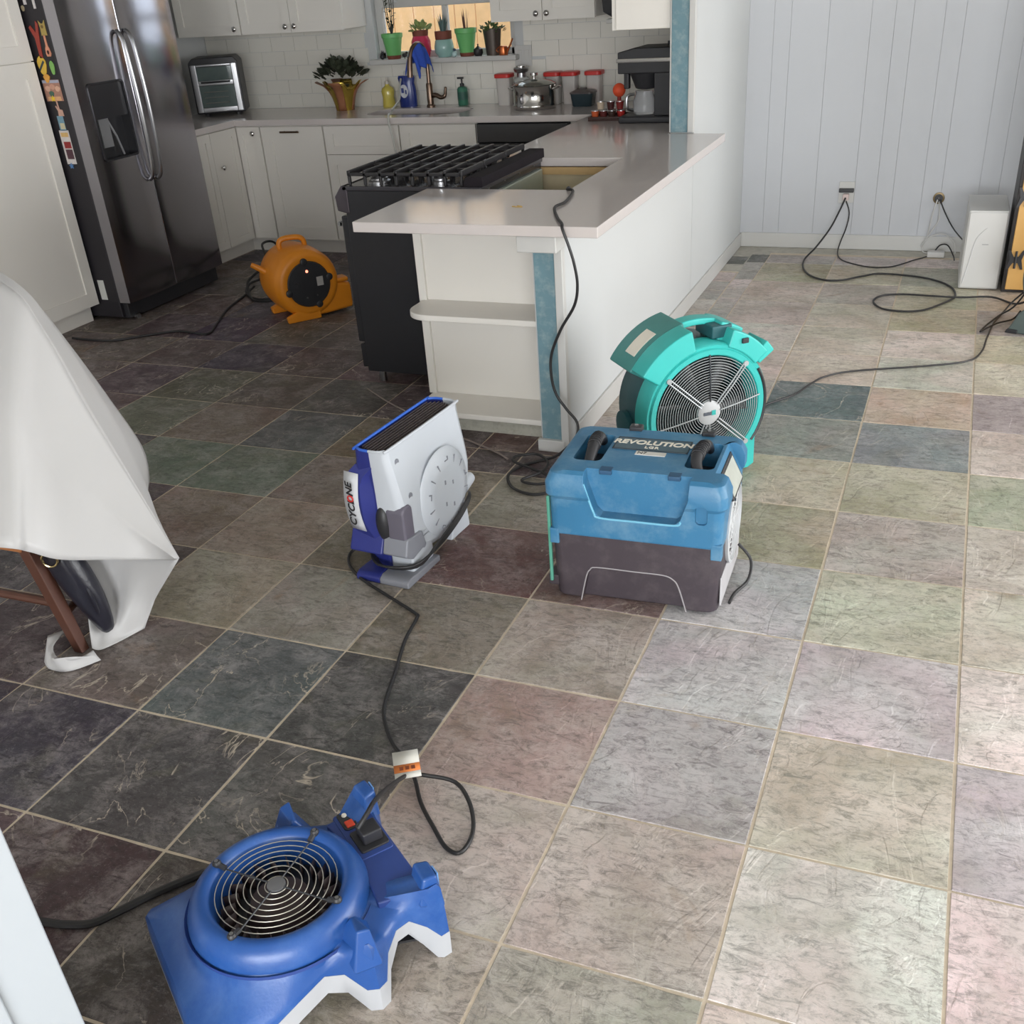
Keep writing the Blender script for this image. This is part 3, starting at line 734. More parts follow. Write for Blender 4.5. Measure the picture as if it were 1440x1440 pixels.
# toaster oven, standing askew in the corner
to = thing('toaster_oven', 'black and steel toaster oven with two glass doors in the corner', 'toaster oven', (-5.20, 5.12, Z0), 0.50)
W, D, Hh = .34, .28, .375
MB().prism([(-W/2, .02), (W/2, .02), (W/2, Hh-.03), (W/2-.03, Hh), (-W/2+.03, Hh), (-W/2, Hh-.03)], 'y', -D/2, D/2).build('body', M_BLACK, to, bev=.008)
fm = MB()
fm.box(-W/2+.012, -D/2-.014, .03, -W/2+.05, -D/2, .335).box(W/2-.05, -D/2-.014, .03, W/2-.012, -D/2, .335).box(-W/2+.05, -D/2-.014, .03, W/2-.05, -D/2, .062).box(-W/2+.05, -D/2-.014, .20, W/2-.05, -D/2, .232).box(-W/2+.05, -D/2-.014, .318, W/2-.05, -D/2, .335)
fm.build('front_frame', M_STEEL, to, bev=.004)
M_OVG = mat('oven_glass', srgb(96, 108, 106), .08, var=.3, scale=14)
MB().box(-W/2+.05, -D/2-.008, .062, W/2-.05, -D/2-.002, .20).build('lower_window', M_OVG, to)
MB().box(-W/2+.05, -D/2-.008, .232, W/2-.05, -D/2-.002, .318).build('upper_window', M_OVG, to)
for z in (.09, .125, .16): MB().tube([(-.095, -D/2-.011, z), (.07, -D/2-.011, z)], .0025, 6).build('rack', M_CHROME, to)
MB().lathe([(.07, 0), (.06, .012), (.02, .022), (.004, .024)], c=(.01, -D/2-.008, .234), seg=16).xf(Matrix.Translation((0, 0, 0)), 0).build('pan', M_BLACK, to) if False else None
MB().tube([(-.10, -D/2-.03, .222), (.10, -D/2-.03, .222)], .006, 8).build('door_handle', M_BLACK, to)
for x in (-.11, .11):
    for y in (-.09, .09): MB().lathe([(.014, 0), (.014, .022)], c=(x, y, 0), seg=10).build('foot', M_BLACK, to)

# foil-wrapped kalanchoe
M_LEAFD = mat('dark_leaf', srgb(52, 58, 44), .5, var=.3, scale=40)
M_LEAFG = mat('green_leaf', srgb(84, 104, 62), .5, var=.3, scale=40)
M_FOIL = mat('gold_foil', srgb(206, 178, 84), .22, metal=.85, var=.25, scale=30, bump=.8, bscale=40)
M_KRAFT = mat('copper_wrap', srgb(164, 112, 82), .4, metal=.3, var=.15, scale=30, bump=.3, bscale=30)
def leaf_clump(n, rad, h0, h1, size, rnd, m_):
    m = MB()
    for k in range(n):
        a = rnd.uniform(0, 2*PI); t = rnd.uniform(.1, 1)**.6
        c = Vector((math.cos(a)*rad*t, math.sin(a)*rad*t, h0+(h1-h0)*(1-t*t*.7)*rnd.uniform(.75, 1)))
        d = Vector((math.cos(a)*t, math.sin(a)*t, rnd.uniform(.2, 1.2))).normalized(); s = Vector((-math.sin(a), math.cos(a), rnd.uniform(-.5, .5))).normalized()
        L_ = size*rnd.uniform(.7, 1.2); nrm = d.cross(s)
        ring = [c, c+d*L_*.35+s*L_*.3+nrm*L_*.08, c+d*L_*.8+s*L_*.3, c+d*L_, c+d*L_*.8-s*L_*.3, c+d*L_*.35-s*L_*.3+nrm*L_*.08]
        k0 = len(m.v); m.add([*ring, c+d*L_*.5-nrm*L_*.06], [(0,1,6),(1,2,6),(2,3,6),(3,4,6),(4,5,6),(5,0,6)])
    return m
rn = random.Random(11)
pl = thing('potted_plant', 'dark leafed plant in gold and copper foil wrap on back counter', 'plant', (-4.255, 5.225, Z0))
def wrap(rb, rt, h, n, flare, petal):
    rings = []
    for k in range(7):
        t = k/6; r = rb+(rt-rb)*t**1.3
        rings.append([(math.cos(2*PI*i/n)*(r+(flare*t**3 if petal and (i//4) % 2 == 0 else 0)), math.sin(2*PI*i/n)*(r+(flare*t**3 if petal and (i//4) % 2 == 0 else 0)), h*t*(1 if not petal or (i//4) % 2 == 0 else .82)) for i in range(n)])
    return rings
MB().loft(wrap(.062, .105, .185, 32, .03, True), True, False).build('foil_pot', M_FOIL, pl, solid=.002)
cop = MB()
for a0 in (.2, 2.3, 3.5, 4.9):
    rr = []
    for k in range(6):
        t = k/5; r = .062+.05*t**1.2+.075*t**4; h = .205*t-.02*t**5
        rr.append([((r)*math.cos(a0+(s-.5)*(.95-.5*t)), r*math.sin(a0+(s-.5)*(.95-.5*t)), h) for s in (0, .25, .5, .75, 1)])
    cop.loft(rr, closed=False)
cop.build('copper_wrap', M_KRAFT, pl, solid=.003)
leaf_clump(170, .15, .17, .30, .06, rn, None).build('foliage', M_LEAFD, pl, smooth=False)
MB().lathe([(.03, .10), (.05, .16)], seg=10).build('stem', M_LEAFD, pl)

def bottle(name, label, cat, loc, prof, m_, parts=()):
    t = thing(name, label, cat, loc)
    MB().lathe(prof, seg=20).build('body', m_, t, angle=.8)
    for n, b_, mm in parts: b_.build(n, mm, t)
    return t
M_YSOAP = mat('yellow_soap', srgb(206, 190, 92), .1, var=.06)
M_CLEAR = glass_mat('clear_plastic', (.9, .92, .9, 1), .05, .35)
bottle('soap_bottle', 'clear bottle of yellow dish soap beside foil-wrapped plant', 'bottle', (-3.97, 5.345, Z0), [(.044, 0), (.046, .01), (.04, .06), (.046, .10), (.04, .118), (.016, .135), (.016, .145)], M_YSOAP,
       [('cap', MB().lathe([(.019, .145), (.017, .162), (.008, .166), (.006, .185)], seg=14), mat('cap_clear', srgb(196, 188, 178), .3))])
M_BLUEB = mat('blue_bottle', srgb(38, 56, 128), .22, var=.05)
t = thing('detergent_bottle', 'royal blue detergent bottle with white oval label', 'bottle', (-3.812, 5.335, Z0), .1)
pr = [(0, .062, .035), (.02, .064, .037), (.10, .064, .037), (.15, .055, .034), (.18, .062, .03), (.195, .056, .026)]
MB().loft([[(math.cos(2*PI*i/20)*a, math.sin(2*PI*i/20)*b, z) for i in range(20)] for z, a, b in pr]).build('body', M_BLUEB, t, angle=.9)
ov = MB().loft([[(.0 + .03*math.cos(2*PI*i/18)-.012, -.0385+.006*abs(math.cos(2*PI*i/18))*0, .10+.042*math.sin(2*PI*i/18)) for i in range(18)], [(.03*math.cos(2*PI*i/18)-.012, -.034, .10+.042*math.sin(2*PI*i/18)) for i in range(18)]])
ov.build('label_panel', mat('label_white', srgb(214, 216, 222), .5), t)
MB().box(-.03, -.0395, .09, -.012, -.0383, .12).box(-.002, -.0395, .082, .008, -.0383, .108).build('label_print', M_BLUEB, t)
MB().lathe([(.016, .19), (.016, .215), (.01, .225)], seg=12).build('cap', M_WHITE, t)

# tall faucet with a blue cloth over its arch
fa = thing('faucet', 'tall bronze pull-down faucet with curled lever behind sink', 'faucet', (-3.612, 5.275, Z0))
MB().lathe([(.03, 0), (.03, .012), (.022, .018), (.022, .14), (.018, .15)], seg=18).build('body', M_NICKEL, fa)
arch = spline([(0, 0, .14), (0, 0, .30), (-.005, -.02, .36), (-.02, -.07, .395), (-.04, -.12, .37), (-.05, -.145, .31)], 8)
MB().tube(arch, .0135, 12).build('spout', M_NICKEL, fa)
MB().tube([(-.05, -.145, .32), (-.052, -.155, .27), (-.054, -.162, .20)], [.0165, .018, .019], 12).build('spray_head', M_NICKEL, fa)
MB().tube(spline([(.015, 0, .07), (.05, -.01, .075), (.09, -.015, .06), (.12, -.015, .075), (.128, -.015, .125)], 6), [.016]*6+[.015]*6+[.013]*6+[.010]*6+[.006], 12).build('lever', M_NICKEL, fa)
cl = MB(); rows = []
for k in range(13):
    t = k/12; s = (t-.5)*2
    rows.append([])
    for q in range(9):
        u = (q-4)/4
        drop = abs(u)**1.5*.15 + .02*math.sin(3*s*2+q)*abs(u)
        a = arch[min(len(arch)-1, int(14+t*24))]
        rows[-1].append((a.x + u*.05*(1+.25*math.sin(k*1.3)) , a.y+.006*math.cos(q), a.z+.018-drop))
cl.loft(rows, closed=False)
o = cl.build('dish_cloth', mat('blue_cloth', srgb(48, 82, 182), .85, var=.2, scale=50, bump=.5, bscale=300), None, sub=1, solid=.004)
o.location = (-3.612, 5.275, Z0); tag(o, 'blue cloth draped over the faucet arch', 'cloth')
bottle('soap_dispenser', 'green hand soap pump bottle right of faucet', 'bottle', (-3.40, 5.345, Z0), [(.034, 0), (.036, .006), (.036, .10), (.030, .112), (.012, .118)], mat('green_soap', srgb(66, 122, 100), .12, var=.06),
       [('pump', MB().lathe([(.014, .118), (.014, .135), (.006, .137), (.006, .165)], seg=12).box(-.03, -.007, .162, .012, .007, .174), M_BLACK), ('label_band', MB().lathe([(.0367, .035), (.0367, .085)], seg=20, cap0=False, cap1=False), mat('soap_label', srgb(46, 92, 80), .5))])

# red-lidded jars
M_RED = mat('red_lid', srgb(198, 48, 44), .4, var=.06)
M_JAR = glass_mat('jar_plastic', (.92, .88, .84, 1), .12, .55)
for (x, y, fill, lab) in ((-3.075, 5.315, None, 'red-lidded clear jar left of the steel pot'), (-2.735, 5.33, None, 'red-lidded clear jar directly behind the steel pot'), (-2.615, 5.32, srgb(176, 150, 140), 'red-lidded jar of brown contents right of the steel pot'), (-2.455, 5.335, srgb(206, 160, 152), 'red-lidded jar behind the dark lidded bowl')):
    t = thing('storage_jar', lab, 'jar', (x, y, Z0), 0, 'red-lidded storage jars on back counter')
    MB().loft([ [(px*a, py*a, z) for px, py in rrect(-.05, -.05, .05, .05, .02, 4)] for a, z in ((.82, 0), (.84, .004), (.95, .165), (.97, .166))]).build('body', M_JAR, t, angle=.8)
    MB().loft([ [(px*a, py*a, z) for px, py in rrect(-.056, -.056, .056, .056, .026, 5)] for a, z in ((.98, .166), (1.02, .169), (1.02, .186), (.95, .190))]).build('lid', M_RED, t)
    if fill: MB().loft([ [(px*a, py*a, z) for px, py in rrect(-.05, -.05, .05, .05, .02, 4)] for a, z in ((.78, .005), (.86, .10), (.84, .105))]).build('contents', mat('fill%.2f' % x, fill, .8, var=.3, scale=90), t)

# steel stock pot
po = thing('stock_pot', 'shiny steel stock pot with lid and side handles', 'pot', (-2.79, 5.12, Z0))
MB().lathe([(.128, 0), (.137, .006), (.140, .025), (.136, .03), (.136, .125), (.142, .135), (.138, .137)], seg=36).build('body', M_CHROME, po, angle=.9)
MB().lathe([(.140, .137), (.141, .142), (.11, .156), (.05, .168), (.02, .171)], seg=36).build('lid', mat('lid_glass_steel', srgb(150, 152, 146), .12, metal=.8), po, angle=.9)
MB().lathe([(.010, .168), (.010, .185), (.024, .19), (.024, .205), (.006, .208)], seg=16).build('lid_knob', M_CHROME, po)
for s in (-1, 1):
    MB().tube(spline([(s*.135, -.035, .112), (s*.165, -.03, .122), (s*.172, 0, .124), (s*.165, .03, .122), (s*.135, .035, .112)], 5), .007, 8).build('side_handle', M_CHROME, po)
ca = bottle('cookie_jar', 'glass jar with steel collar and domed top behind steel pot', 'jar', (-2.955, 5.325, Z0), [(.045, 0), (.048, .01), (.048, .10), (.055, .15), (.045, .165)], M_CLEAR,
       [('collar', MB().lathe([(.03, .165), (.03, .19), (.045, .197), (.052, .215), (.05, .22), (.046, .222)], seg=18), M_STEEL), ('knob_top', MB().lathe([(.036, .222), (.036, .232), (.008, .236)], seg=16), M_CHROME)])
bw = thing('covered_dish', 'small dark teal covered dish in front of red-lidded jar', 'dish', (-2.485, 5.19, Z0))
MB().loft([[(px*a, py*a, z) for px, py in rrect(-.075, -.06, .075, .06, .025, 5)] for a, z in ((.82, 0), (.86, .004), (.98, .07), (1.0, .074))]).build('body', mat('dark_teal', srgb(46, 60, 66), .25), bw, angle=.8)
MB().loft([[(px*a, py*a, z) for px, py in rrect(-.078, -.063, .078, .063, .025, 5)] for a, z in ((1.0, .074), (1.0, .082), (.7, .092), (.3, .095))]).box(-.02, -.01, .094, .02, .01, .106).build('lid', mat('dark_lid', srgb(70, 62, 62), .3), bw)

# capsule tray and its coffee capsules, orange ball
tr = thing('capsule_tray', 'dark tray of coffee capsules before the coffee maker', 'tray', (-2.09, 4.56, Z0), .05)
MB().box(-.13, -.10, .0, .10, .10, .008).box(-.13, -.10, .008, -.125, .10, .022).box(-.13, -.10, .008, .10, -.095, .022).box(-.13, .095, .008, .10, .10, .022).build('base', mat('dark_brown_tray', srgb(62, 40, 36), .3), tr, bev=.002)
caps = [(-.095, -.06, 0, (196, 92, 52), 'orange', 'at the near left corner of the dark tray'), (-.045, -.06, 0, (92, 40, 38), 'maroon', 'second from left in front row of dark tray'), (.005, -.06, 0, (58, 40, 34), 'dark brown', 'third from left in front row of dark tray'), (.06, -.06, 0, (168, 44, 40), 'bright red', 'at right end of the front row in dark tray'),
        (-.07, .01, 0, (110, 56, 44), 'russet', 'at left of the back row in dark tray'), (-.015, .01, 0, (150, 46, 42), 'dull red', 'in the middle of back row in dark tray'), (.045, .01, 0, (66, 44, 40), 'brown', 'at right of the back row in dark tray'),
        (-.07, -.03, .045, (190, 172, 150), 'cream', 'lying on top at left of dark tray'), (-.01, -.03, .045, (70, 36, 34), 'dark maroon', 'lying on top in middle of dark tray'), (.045, -.03, .045, (120, 40, 38), 'wine red', 'lying on top at right of dark tray')]
for x, y, z, c, nm, where in caps:
    t = thing('coffee_capsule', nm + ' coffee capsule ' + where, 'capsule', (-2.09+x, 4.56+y, Z0+.009+z), 0, 'coffee capsules in the tray')
    MB().lathe([(.018, 0), (.0235, .040)], seg=12).build('cup', mat('capsule_'+nm.replace(' ', '_'), srgb(*c), .3, var=.2, scale=70), t)
    MB().lathe([(.0255, .040), (.0255, .043), (.01, .0435)], seg=12).build('foil', M_STEEL, t)
t = thing('ornament_ball', 'bright orange ball on a short stand behind capsule tray', 'ball', (-2.115, 4.75, Z0))
MB().sphere((0, 0, .13), .038, 18, 12).build('ball', mat('orange_red', srgb(232, 86, 48), .6, var=.1, bump=.3), t)
MB().lathe([(.035, 0), (.035, .008), (.012, .02), (.012, .095), (.02, .10)], seg=14).build('stand', mat('red_gloss', srgb(150, 40, 36), .3), t)

# coffee maker
cm = thing('coffee_maker', 'black coffee maker with silver band and glass carafe by blue post', 'coffee maker', (-1.80, 4.46, Z0))
MB().box(-.20, -.12, 0, .16, .14, .035).build('base', M_BLACK, cm, bev=.008)
MB().box(.0, -.10, .035, .16, .13, .27).build('tower', M_BLACK, cm, bev=.006)
MB().prism([(-.20, .25), (.16, .25), (.16, .375), (-.10, .375), (-.20, .355)], 'y', -.12, .14).build('head', M_BLACK, cm, bev=.006)
MB().box(-.205, -.126, .305, .165, .145, .325).build('silver_band', M_CHROME, cm, bev=.002)
MB().loft([[(-.07+math.cos(2*PI*i/18)*r, math.sin(2*PI*i/18)*r, z) for i in range(18)] for r, z in ((.095, .255), (.06, .17), (.05, .165))]).build('filter_cone', M_BLACK, cm)
MB().box(-.195, -.02, .165, -.165, .02, .26).build('spout_arm', M_BLACK, cm, bev=.006)
MB().lathe([(.055, .036), (.065, .05), (.065, .10), (.05, .14), (.052, .155)], c=(-.08, 0, 0), seg=20).build('carafe', glass_mat('carafe_glass', (.75, .76, .78, 1), .03, .3), cm)
MB().tube(spline([(-.13, -.03, .14), (-.165, -.05, .13), (-.165, -.05, .07), (-.135, -.03, .06)], 5), .008, 8).build('carafe_handle', M_STEEL, cm)
MB().lathe([(.008, .375), (.008, .395)], c=(.05, .03, 0), seg=8).build('lid_stem', M_BLACK, cm)

# outlet on the backsplash
ot = thing('wall_outlet', 'white double outlet plate on the backsplash above steel pot', 'outlet', (-2.965, YB-.006, 1.185))
MB().box(-.06, -.006, -.062, .06, 0, .062).build('plate', M_WHITE, ot, bev=.002)
for x in (-.026, .026):
    MB().box(x-.016, -.009, -.034, x+.016, -.005, .034).build('socket', M_WHITE, ot, bev=.002)

# drain hose over the sink edge
hose = MB().tube(spline([(-3.82, 5.27, 1.08), (-3.80, 5.20, 1.03), (-3.76, 5.10, .97), (-3.735, 4.95, .93), (-3.70, 4.86, .918), (-3.675, 4.765, .912), (-3.66, 4.735, .86), (-3.64, 4.725, .78), (-3.60, 4.72, .50), (-3.56, 4.70, .1)], 8), .007, 8).build('drain_hose', mat('clear_hose', srgb(190, 190, 184), .3), None)
tag(hose, 'thin pale hose running over the sink edge to the floor', 'hose')

# window sill: pots and trinkets
SZ = WZ0 + .0125
M_GPOT = mat('green_pot', srgb(112, 186, 112), .4, var=.05); M_TERRA = mat('terracotta', srgb(122, 66, 52), .7, var=.1)
SY = 5.372
def pot(label, x, rb, rt, h, m_, saucer=None, name='flower_pot', rim=True):
    t = thing(name, label, 'plant pot', (x, SY, SZ), 0, 'plant pots on the window sill')
    z = 0
    if saucer: MB().lathe([(rb*1.0, 0), (rb*1.1, .022), (rb*1.0, .022)], seg=18).build('saucer', saucer, t); z = .012
    prof = [(rb, z), (rt*.93, h*.82), (rt, h*.84), (rt*1.02, h), (rt*.9, h), (rt*.88, h*.9)] if rim else [(rb, z), (rt, h), (rt*.9, h), (rt*.86, h*.9)]
    MB().lathe(prof, seg=22).build('body', m_, t, angle=.7)
    MB().lathe([(.005, h*.9), (rt*.89, h*.9)], seg=18, cap0=False, cap1=False).build('soil', mat('soil', srgb(70, 48, 38), .95, var=.2), t)
    return t
t = pot('tall leafy plant in green pot at left end of sill', -3.905, .045, .072, .155, M_GPOT, M_TERRA)
rr = random.Random(5); stem = MB(); lf = MB()
for k in range(5):
    a = k*1.3; tip = Vector((math.cos(a)*.04, math.sin(a)*.025, .36+.04*(k % 3)))
    stem.tube([(0, 0, .14), tip*.6, tip], [.004, .003, .002], 6)
    for q in range(9):
        c = Vector((0, 0, .14)).lerp(tip, .15+.095*q); an = rr.uniform(0, 2*PI); L_ = .032
        d_ = Vector((math.cos(an), math.sin(an)*.6, rr.uniform(-.2, .6))).normalized(); s_ = Vector((-math.sin(an), math.cos(an), .2)).normalized()
        lf.add([c, c+d_*L_*.5+s_*L_*.35, c+d_*L_, c+d_*L_*.5-s_*L_*.35], [(0,1,2),(0,2,3)])
stem.build('stem', M_LEAFD, t); lf.build('foliage', M_LEAFD, t, smooth=False)
t = thing('succulent_jar', 'red and pink glazed jar with light succulent behind faucet cloth', 'plant pot', (-3.69, SY, SZ), 0, 'plant pots on the window sill')
MB().lathe([(.05, 0), (.066, .04), (.066, .10), (.052, .13), (.05, .135)], seg=22).build('body', mat('crimson_glaze', srgb(206, 62, 96), .2, var=.15, scale=10), t, angle=.8)
MB().lathe([(.052, .132), (.056, .165), (.05, .165), (.048, .15)], seg=20).build('inner_pot', M_TERRA, t)
leaf_clump(26, .05, .15, .19, .055, rr, None).build('foliage', mat('pale_leaf', srgb(150, 166, 106), .5, var=.2), t, smooth=False)
def spikes(n, base, h, spread, w_):
    m = MB()
    for k in range(n):
        a = 2*PI*k/n*2.4; e = spread*(.3+.7*(k/n)); tip = Vector((math.cos(a)*e, math.sin(a)*e*.6, base+h*(1-.4*k/n)))
        c = Vector((math.cos(a)*.012, math.sin(a)*.012, base)); s_ = Vector((-math.sin(a), math.cos(a), 0))*w_
        md_ = c.lerp(tip, .5)+Vector((0, 0, .008))
        m.add([c-s_, c+s_, md_+s_*.8, tip, md_-s_*.8], [(0,1,2,4),(4,2,3)])
    return m
t = thing('aloe_jar', 'pale turquoise round pot with spiky aloe at sill centre', 'plant pot', (-3.52, SY, SZ), 0, 'plant pots on the window sill')
MB().lathe([(.042, 0), (.064, .03), (.067, .06), (.058, .10), (.05, .108)], seg=22).build('body', mat('turquoise_glaze', srgb(150, 186, 180), .2, var=.1, scale=12), t, angle=.8)
MB().lathe([(.05, .105), (.056, .108), (.058, .155), (.05, .155), (.048, .14)], seg=20).build('inner_pot', M_TERRA, t)
spikes(20, .14, .13, .065, .007).build('foliage', mat('aloe_blue_green', srgb(86, 110, 108), .5, var=.2), t, smooth=False)
t = pot('green pot with thin upright spiky plant right of sill centre', -3.355, .045, .073, .165, M_GPOT, M_TERRA)
spikes(7, .15, .14, .05, .006).build('foliage', mat('dry_leaf', srgb(110, 76, 62), .5, var=.3), t, smooth=False)
t = pot('dark metal bucket pot with trailing plant at right of sill', -3.165, .045, .062, .155, mat('dark_zinc', srgb(96, 88, 82), .35, metal=.6, var=.15), None, rim=False)
leaf_clump(60, .085, .11, .19, .03, rr, None).build('foliage', M_LEAFG, t, smooth=False)
# trinkets
t = thing('figurine', 'tiny dark cat figurine left of first green sill pot', 'figurine', (-3.985, 5.352, SZ))
MB().sphere((0, 0, .016), .016, 12, 8).sphere((.004, 0, .038), .010, 10, 6).build('body', M_BLACK, t); MB().lathe([(.005, .044), (.001, .056)], c=(-.002, 0, 0), seg=6).lathe([(.005, .044), (.001, .056)], c=(.010, 0, 0), seg=6).build('ears', M_BLACK, t)
t = thing('figurine', 'tiny dark bird figurine right of first green sill pot', 'figurine', (-3.81, 5.345, SZ))
MB().sphere((0, 0, .022), .013, 12, 8, (1.5, .8, 1)).sphere((.016, 0, .036), .008, 10, 6).tube([(0, 0, 0), (0, 0, .014)], .003, 6).build('body', M_BLACK, t); MB().tube([(.022, 0, .036), (.032, 0, .034)], [.003, .0005], 6).build('beak', M_BLACK, t)
t = thing('teapot_ornament', 'tiny dark iron teapot ornament beside second green sill pot', 'ornament', (-3.262, 5.345, SZ))
MB().lathe([(.022, 0), (.032, .018), (.03, .04), (.012, .052)], seg=16).build('body', M_IRON, t); MB().lathe([(.012, .052), (.004, .06), (.006, .07), (.001, .072)], seg=10).build('lid', M_IRON, t)
t = thing('watering_can', 'tiny copper watering can at right end of sill', 'ornament', (-3.078, 5.338, SZ))
MB().lathe([(.028, 0), (.032, .02), (.026, .05), (.02, .054)], seg=16).build('body', mat('copper', srgb(196, 110, 66), .3, metal=.8), t); MB().tube([(.026, 0, .02), (.05, -.004, .055), (.072, -.008, .095)], [.008, .006, .005], 8).build('spout', MATS['copper'], t)
MB().tube(spline([(-.03, 0, .015), (-.05, 0, .03), (-.02, 0, .055)], 5), .003, 6).build('handle', MATS['copper'], t)
t = thing('bird_ornament', 'tiny white and blue ornament between turquoise and green sill pots', 'ornament', (-3.435, 5.345, SZ))
MB().sphere((0, 0, .018), .018, 12, 8).build('body', mat('pale_blue', srgb(190, 216, 216), .3), t); MB().sphere((0, 0, .042), .010, 10, 6).build('head', mat('dark_blue', srgb(60, 76, 96), .4), t)

# scrap on the peninsula counter
t = MB()
rr = random.Random(9)
for k in range(14): 
    x, y = rr.uniform(-.02, .02), rr.uniform(-.01, .01); t.box(x-.005, y-.003, 0, x+.006, y+.003, rr.uniform(.001, .004))
tag(t.build('crumbs', mat('wood_crumbs', srgb(190, 160, 100), .9, var=.2)), 'small brown scrap lying on the peninsula counter', 'scrap').location = (-1.735, 2.13, Z0)
# ------------------------------------------------------------------ drying equipment
def rotm(a, ax): return Matrix.Rotation(a, 4, ax)
def arc_prism(m, c, r0, r1, a0, a1, y0, y1, n=10):
    """a block bent round the y axis"""
    pts = [(c[0]+r1*math.cos(a0+(a1-a0)*k/n), c[1]+r1*math.sin(a0+(a1-a0)*k/n)) for k in range(n+1)] + [(c[0]+r0*math.cos(a1+(a0-a1)*k/n), c[1]+r0*math.sin(a1+(a0-a1)*k/n)) for k in range(n+1)]
    return m.prism(pts, 'y', y0, y1)

# --- dehumidifier
M_DBLUE = mat('worn_blue_plastic', srgb(52, 112, 150), .42, var=.12, scale=9, bump=.15, bscale=180, dust=(srgb(150, 178, 190), 7, .35))
M_DDARK = mat('dark_charcoal_plastic', srgb(62, 54, 60), .5, var=.12, scale=12, bump=.2, bscale=160, dust=(srgb(120, 112, 112), 14, .25))
M_CREAM = mat('cream_print', srgb(226, 220, 206), .6, var=.05)
M_GREYP = mat('light_grey_plastic', srgb(190, 192, 194), .45, var=.05)
dh = thing('dehumidifier', 'blue and charcoal dehumidifier marked REVOLUTION standing before the teal fan', 'dehumidifier', (-.925, 1.045, 0), .035)
lo = MB().loft([[(x, y, z) for x, y in rrect(-a, -b, a, b, .03, 4)] for a, b, z in ((.235, .160, .004), (.247, .170, .012), (.252, .174, .12), (.254, .176, .236))]).build('lower_housing', M_DDARK, dh)
arch_poly = [(-.168, -.01), (-.148, .085), (-.136, .110), (-.115, .120), (.085, .120), (.115, .110), (.132, .085), (.158, -.01)]
cut(lo, MB().prism(arch_poly, 'y', -.30, -.145))
soften(lo, .004)
MB().tube(spline([(x, -.1735, z+.002) for x, z in [(-.167, .0), (-.149, .085), (-.137, .110), (-.115, .121), (0, .121), (.085, .121), (.116, .110), (.133, .085), (.157, .004)]], 4), .0022, 6).build('arch_edge', mat('worn_grey_edge', srgb(150, 146, 148), .6), lo)
MB().box(-.275, -.160, .035, -.24, -.10, .07).build('corner_tab', M_DDARK, lo, bev=.004)
def dring(a, b, z, r=.03): return [(x, y, z) for x, y in rrect(-a, -b, a, b, r, 4)]
upm = MB().loft([dring(.255, .178, .228), dring(.257, .181, .236), dring(.258, .182, .345), dring(.268, .190, .358), dring(.268, .190, .395), dring(.255, .178, .424), dring(.24, .165, .432)]).build('upper_housing', M_DBLUE, dh)
urec = [(-.150, .47), (-.146, .40), (-.118, .315), (-.100, .298), (.120, .298), (.135, .312), (.158, .38), (.16, .47)]
cut(upm, MB().prism(urec, 'y', -.30, -.140),
    MB().loft([[(x, y, .36) for x, y in rrect(-.205, -.085, -.125, .105, .02)], [(x, y, .5) for x, y in rrect(-.210, -.09, -.120, .11, .02)]]),
    MB().loft([[(x, y, .35) for x, y in rrect(.125, -.08, .205, .10, .02)], [(x, y, .5) for x, y in rrect(.12, -.085, .21, .105, .02)]]),
    MB().prism(rrect(.178, .305, .212, .365, .012), 'y', -.30, -.172),
    MB().prism([(.204, .46), (.32, .46), (.32, .224)], 'y', -.10, .12),
    MB().lathe([(.115, .235), (.115, .30)], c=(0, .01, .225), axis='x', seg=40))
soften(upm, .005, 3)
MB().tube(spline([(x, -.1825, z) for x, z in [(-.147, .40), (-.119, .315), (-.101, .2965), (0, .2955), (.120, .2965), (.136, .31)]], 5), .0035, 6).build('recess_edge', mat('light_blue_edge', srgb(110, 176, 204), .4), upm)
MB().box(-.256, -.1815, .195, -.228, -.15, .245).box(.224, -.1815, .195, .256, -.15, .245).build('corner_skirt', M_DBLUE, upm, bev=.003)
for x in (-.165, .165):
    gp = MB()
    if x < 0:
        pts = spline([(x+.006, -.09, .405), (x+.004, -.05, .43), (x, .02, .447), (x, .07, .44), (x, .105, .41)], 6)
    else:
        pts = spline([(x+.01, -.088, .40), (x-.012, -.05, .432), (x-.014, .0, .445), (x-.004, .06, .445), (x, .105, .41)], 6)
    gp.tube(pts, [.014+.004*math.sin(PI*k/(len(pts)-1)) for k in range(len(pts))], 12)
    h_ = gp.build('grip', M_BLACK, dh)
    rb_ = MB()
    for k in range(7):
        c = pts[10+k]; rb_.tube([c+Vector((.019*math.cos(a), .0, .019*math.sin(a))) for a in [2*PI*q/12 for q in range(12)]], .0022, 5, closed=True)
    rb_.build('grip_ribs', M_BLACK, h_)
M_WELL = mat('pocket_dark', srgb(46, 48, 56), .6)
MB().box(.127, -.078, .352, .203, .098, .358).build('pocket_floor', M_WELL, dh)
MB().box(-.203, -.083, .362, -.127, .103, .368).build('pocket_floor', M_WELL, dh)
pl_ = MB().box(-.108, .012, .430, .112, .092, .4345).build('name_plate', mat('plate_slate_blue', srgb(70, 92, 104), .5), dh, bev=.001)
MB().box(-.111, .009, .430, .115, .012, .4352).box(-.111, .092, .430, .115, .095, .4352).box(-.111, .009, .430, -.108, .095, .4352).box(.112, .009, .430, .115, .095, .4352).build('plate_border', mat('dark_line', srgb(44, 56, 64), .5), pl_)
lettering('REVOLUTION', .039, M_CREAM, pl_, Matrix.Translation((.002, .062, .4348)), bold=.0012, spacing=1.0, shear=.12)
lettering('LGR', .021, M_CREAM, pl_, Matrix.Translation((.004, .030, .4348)), bold=.0006, spacing=1.2)
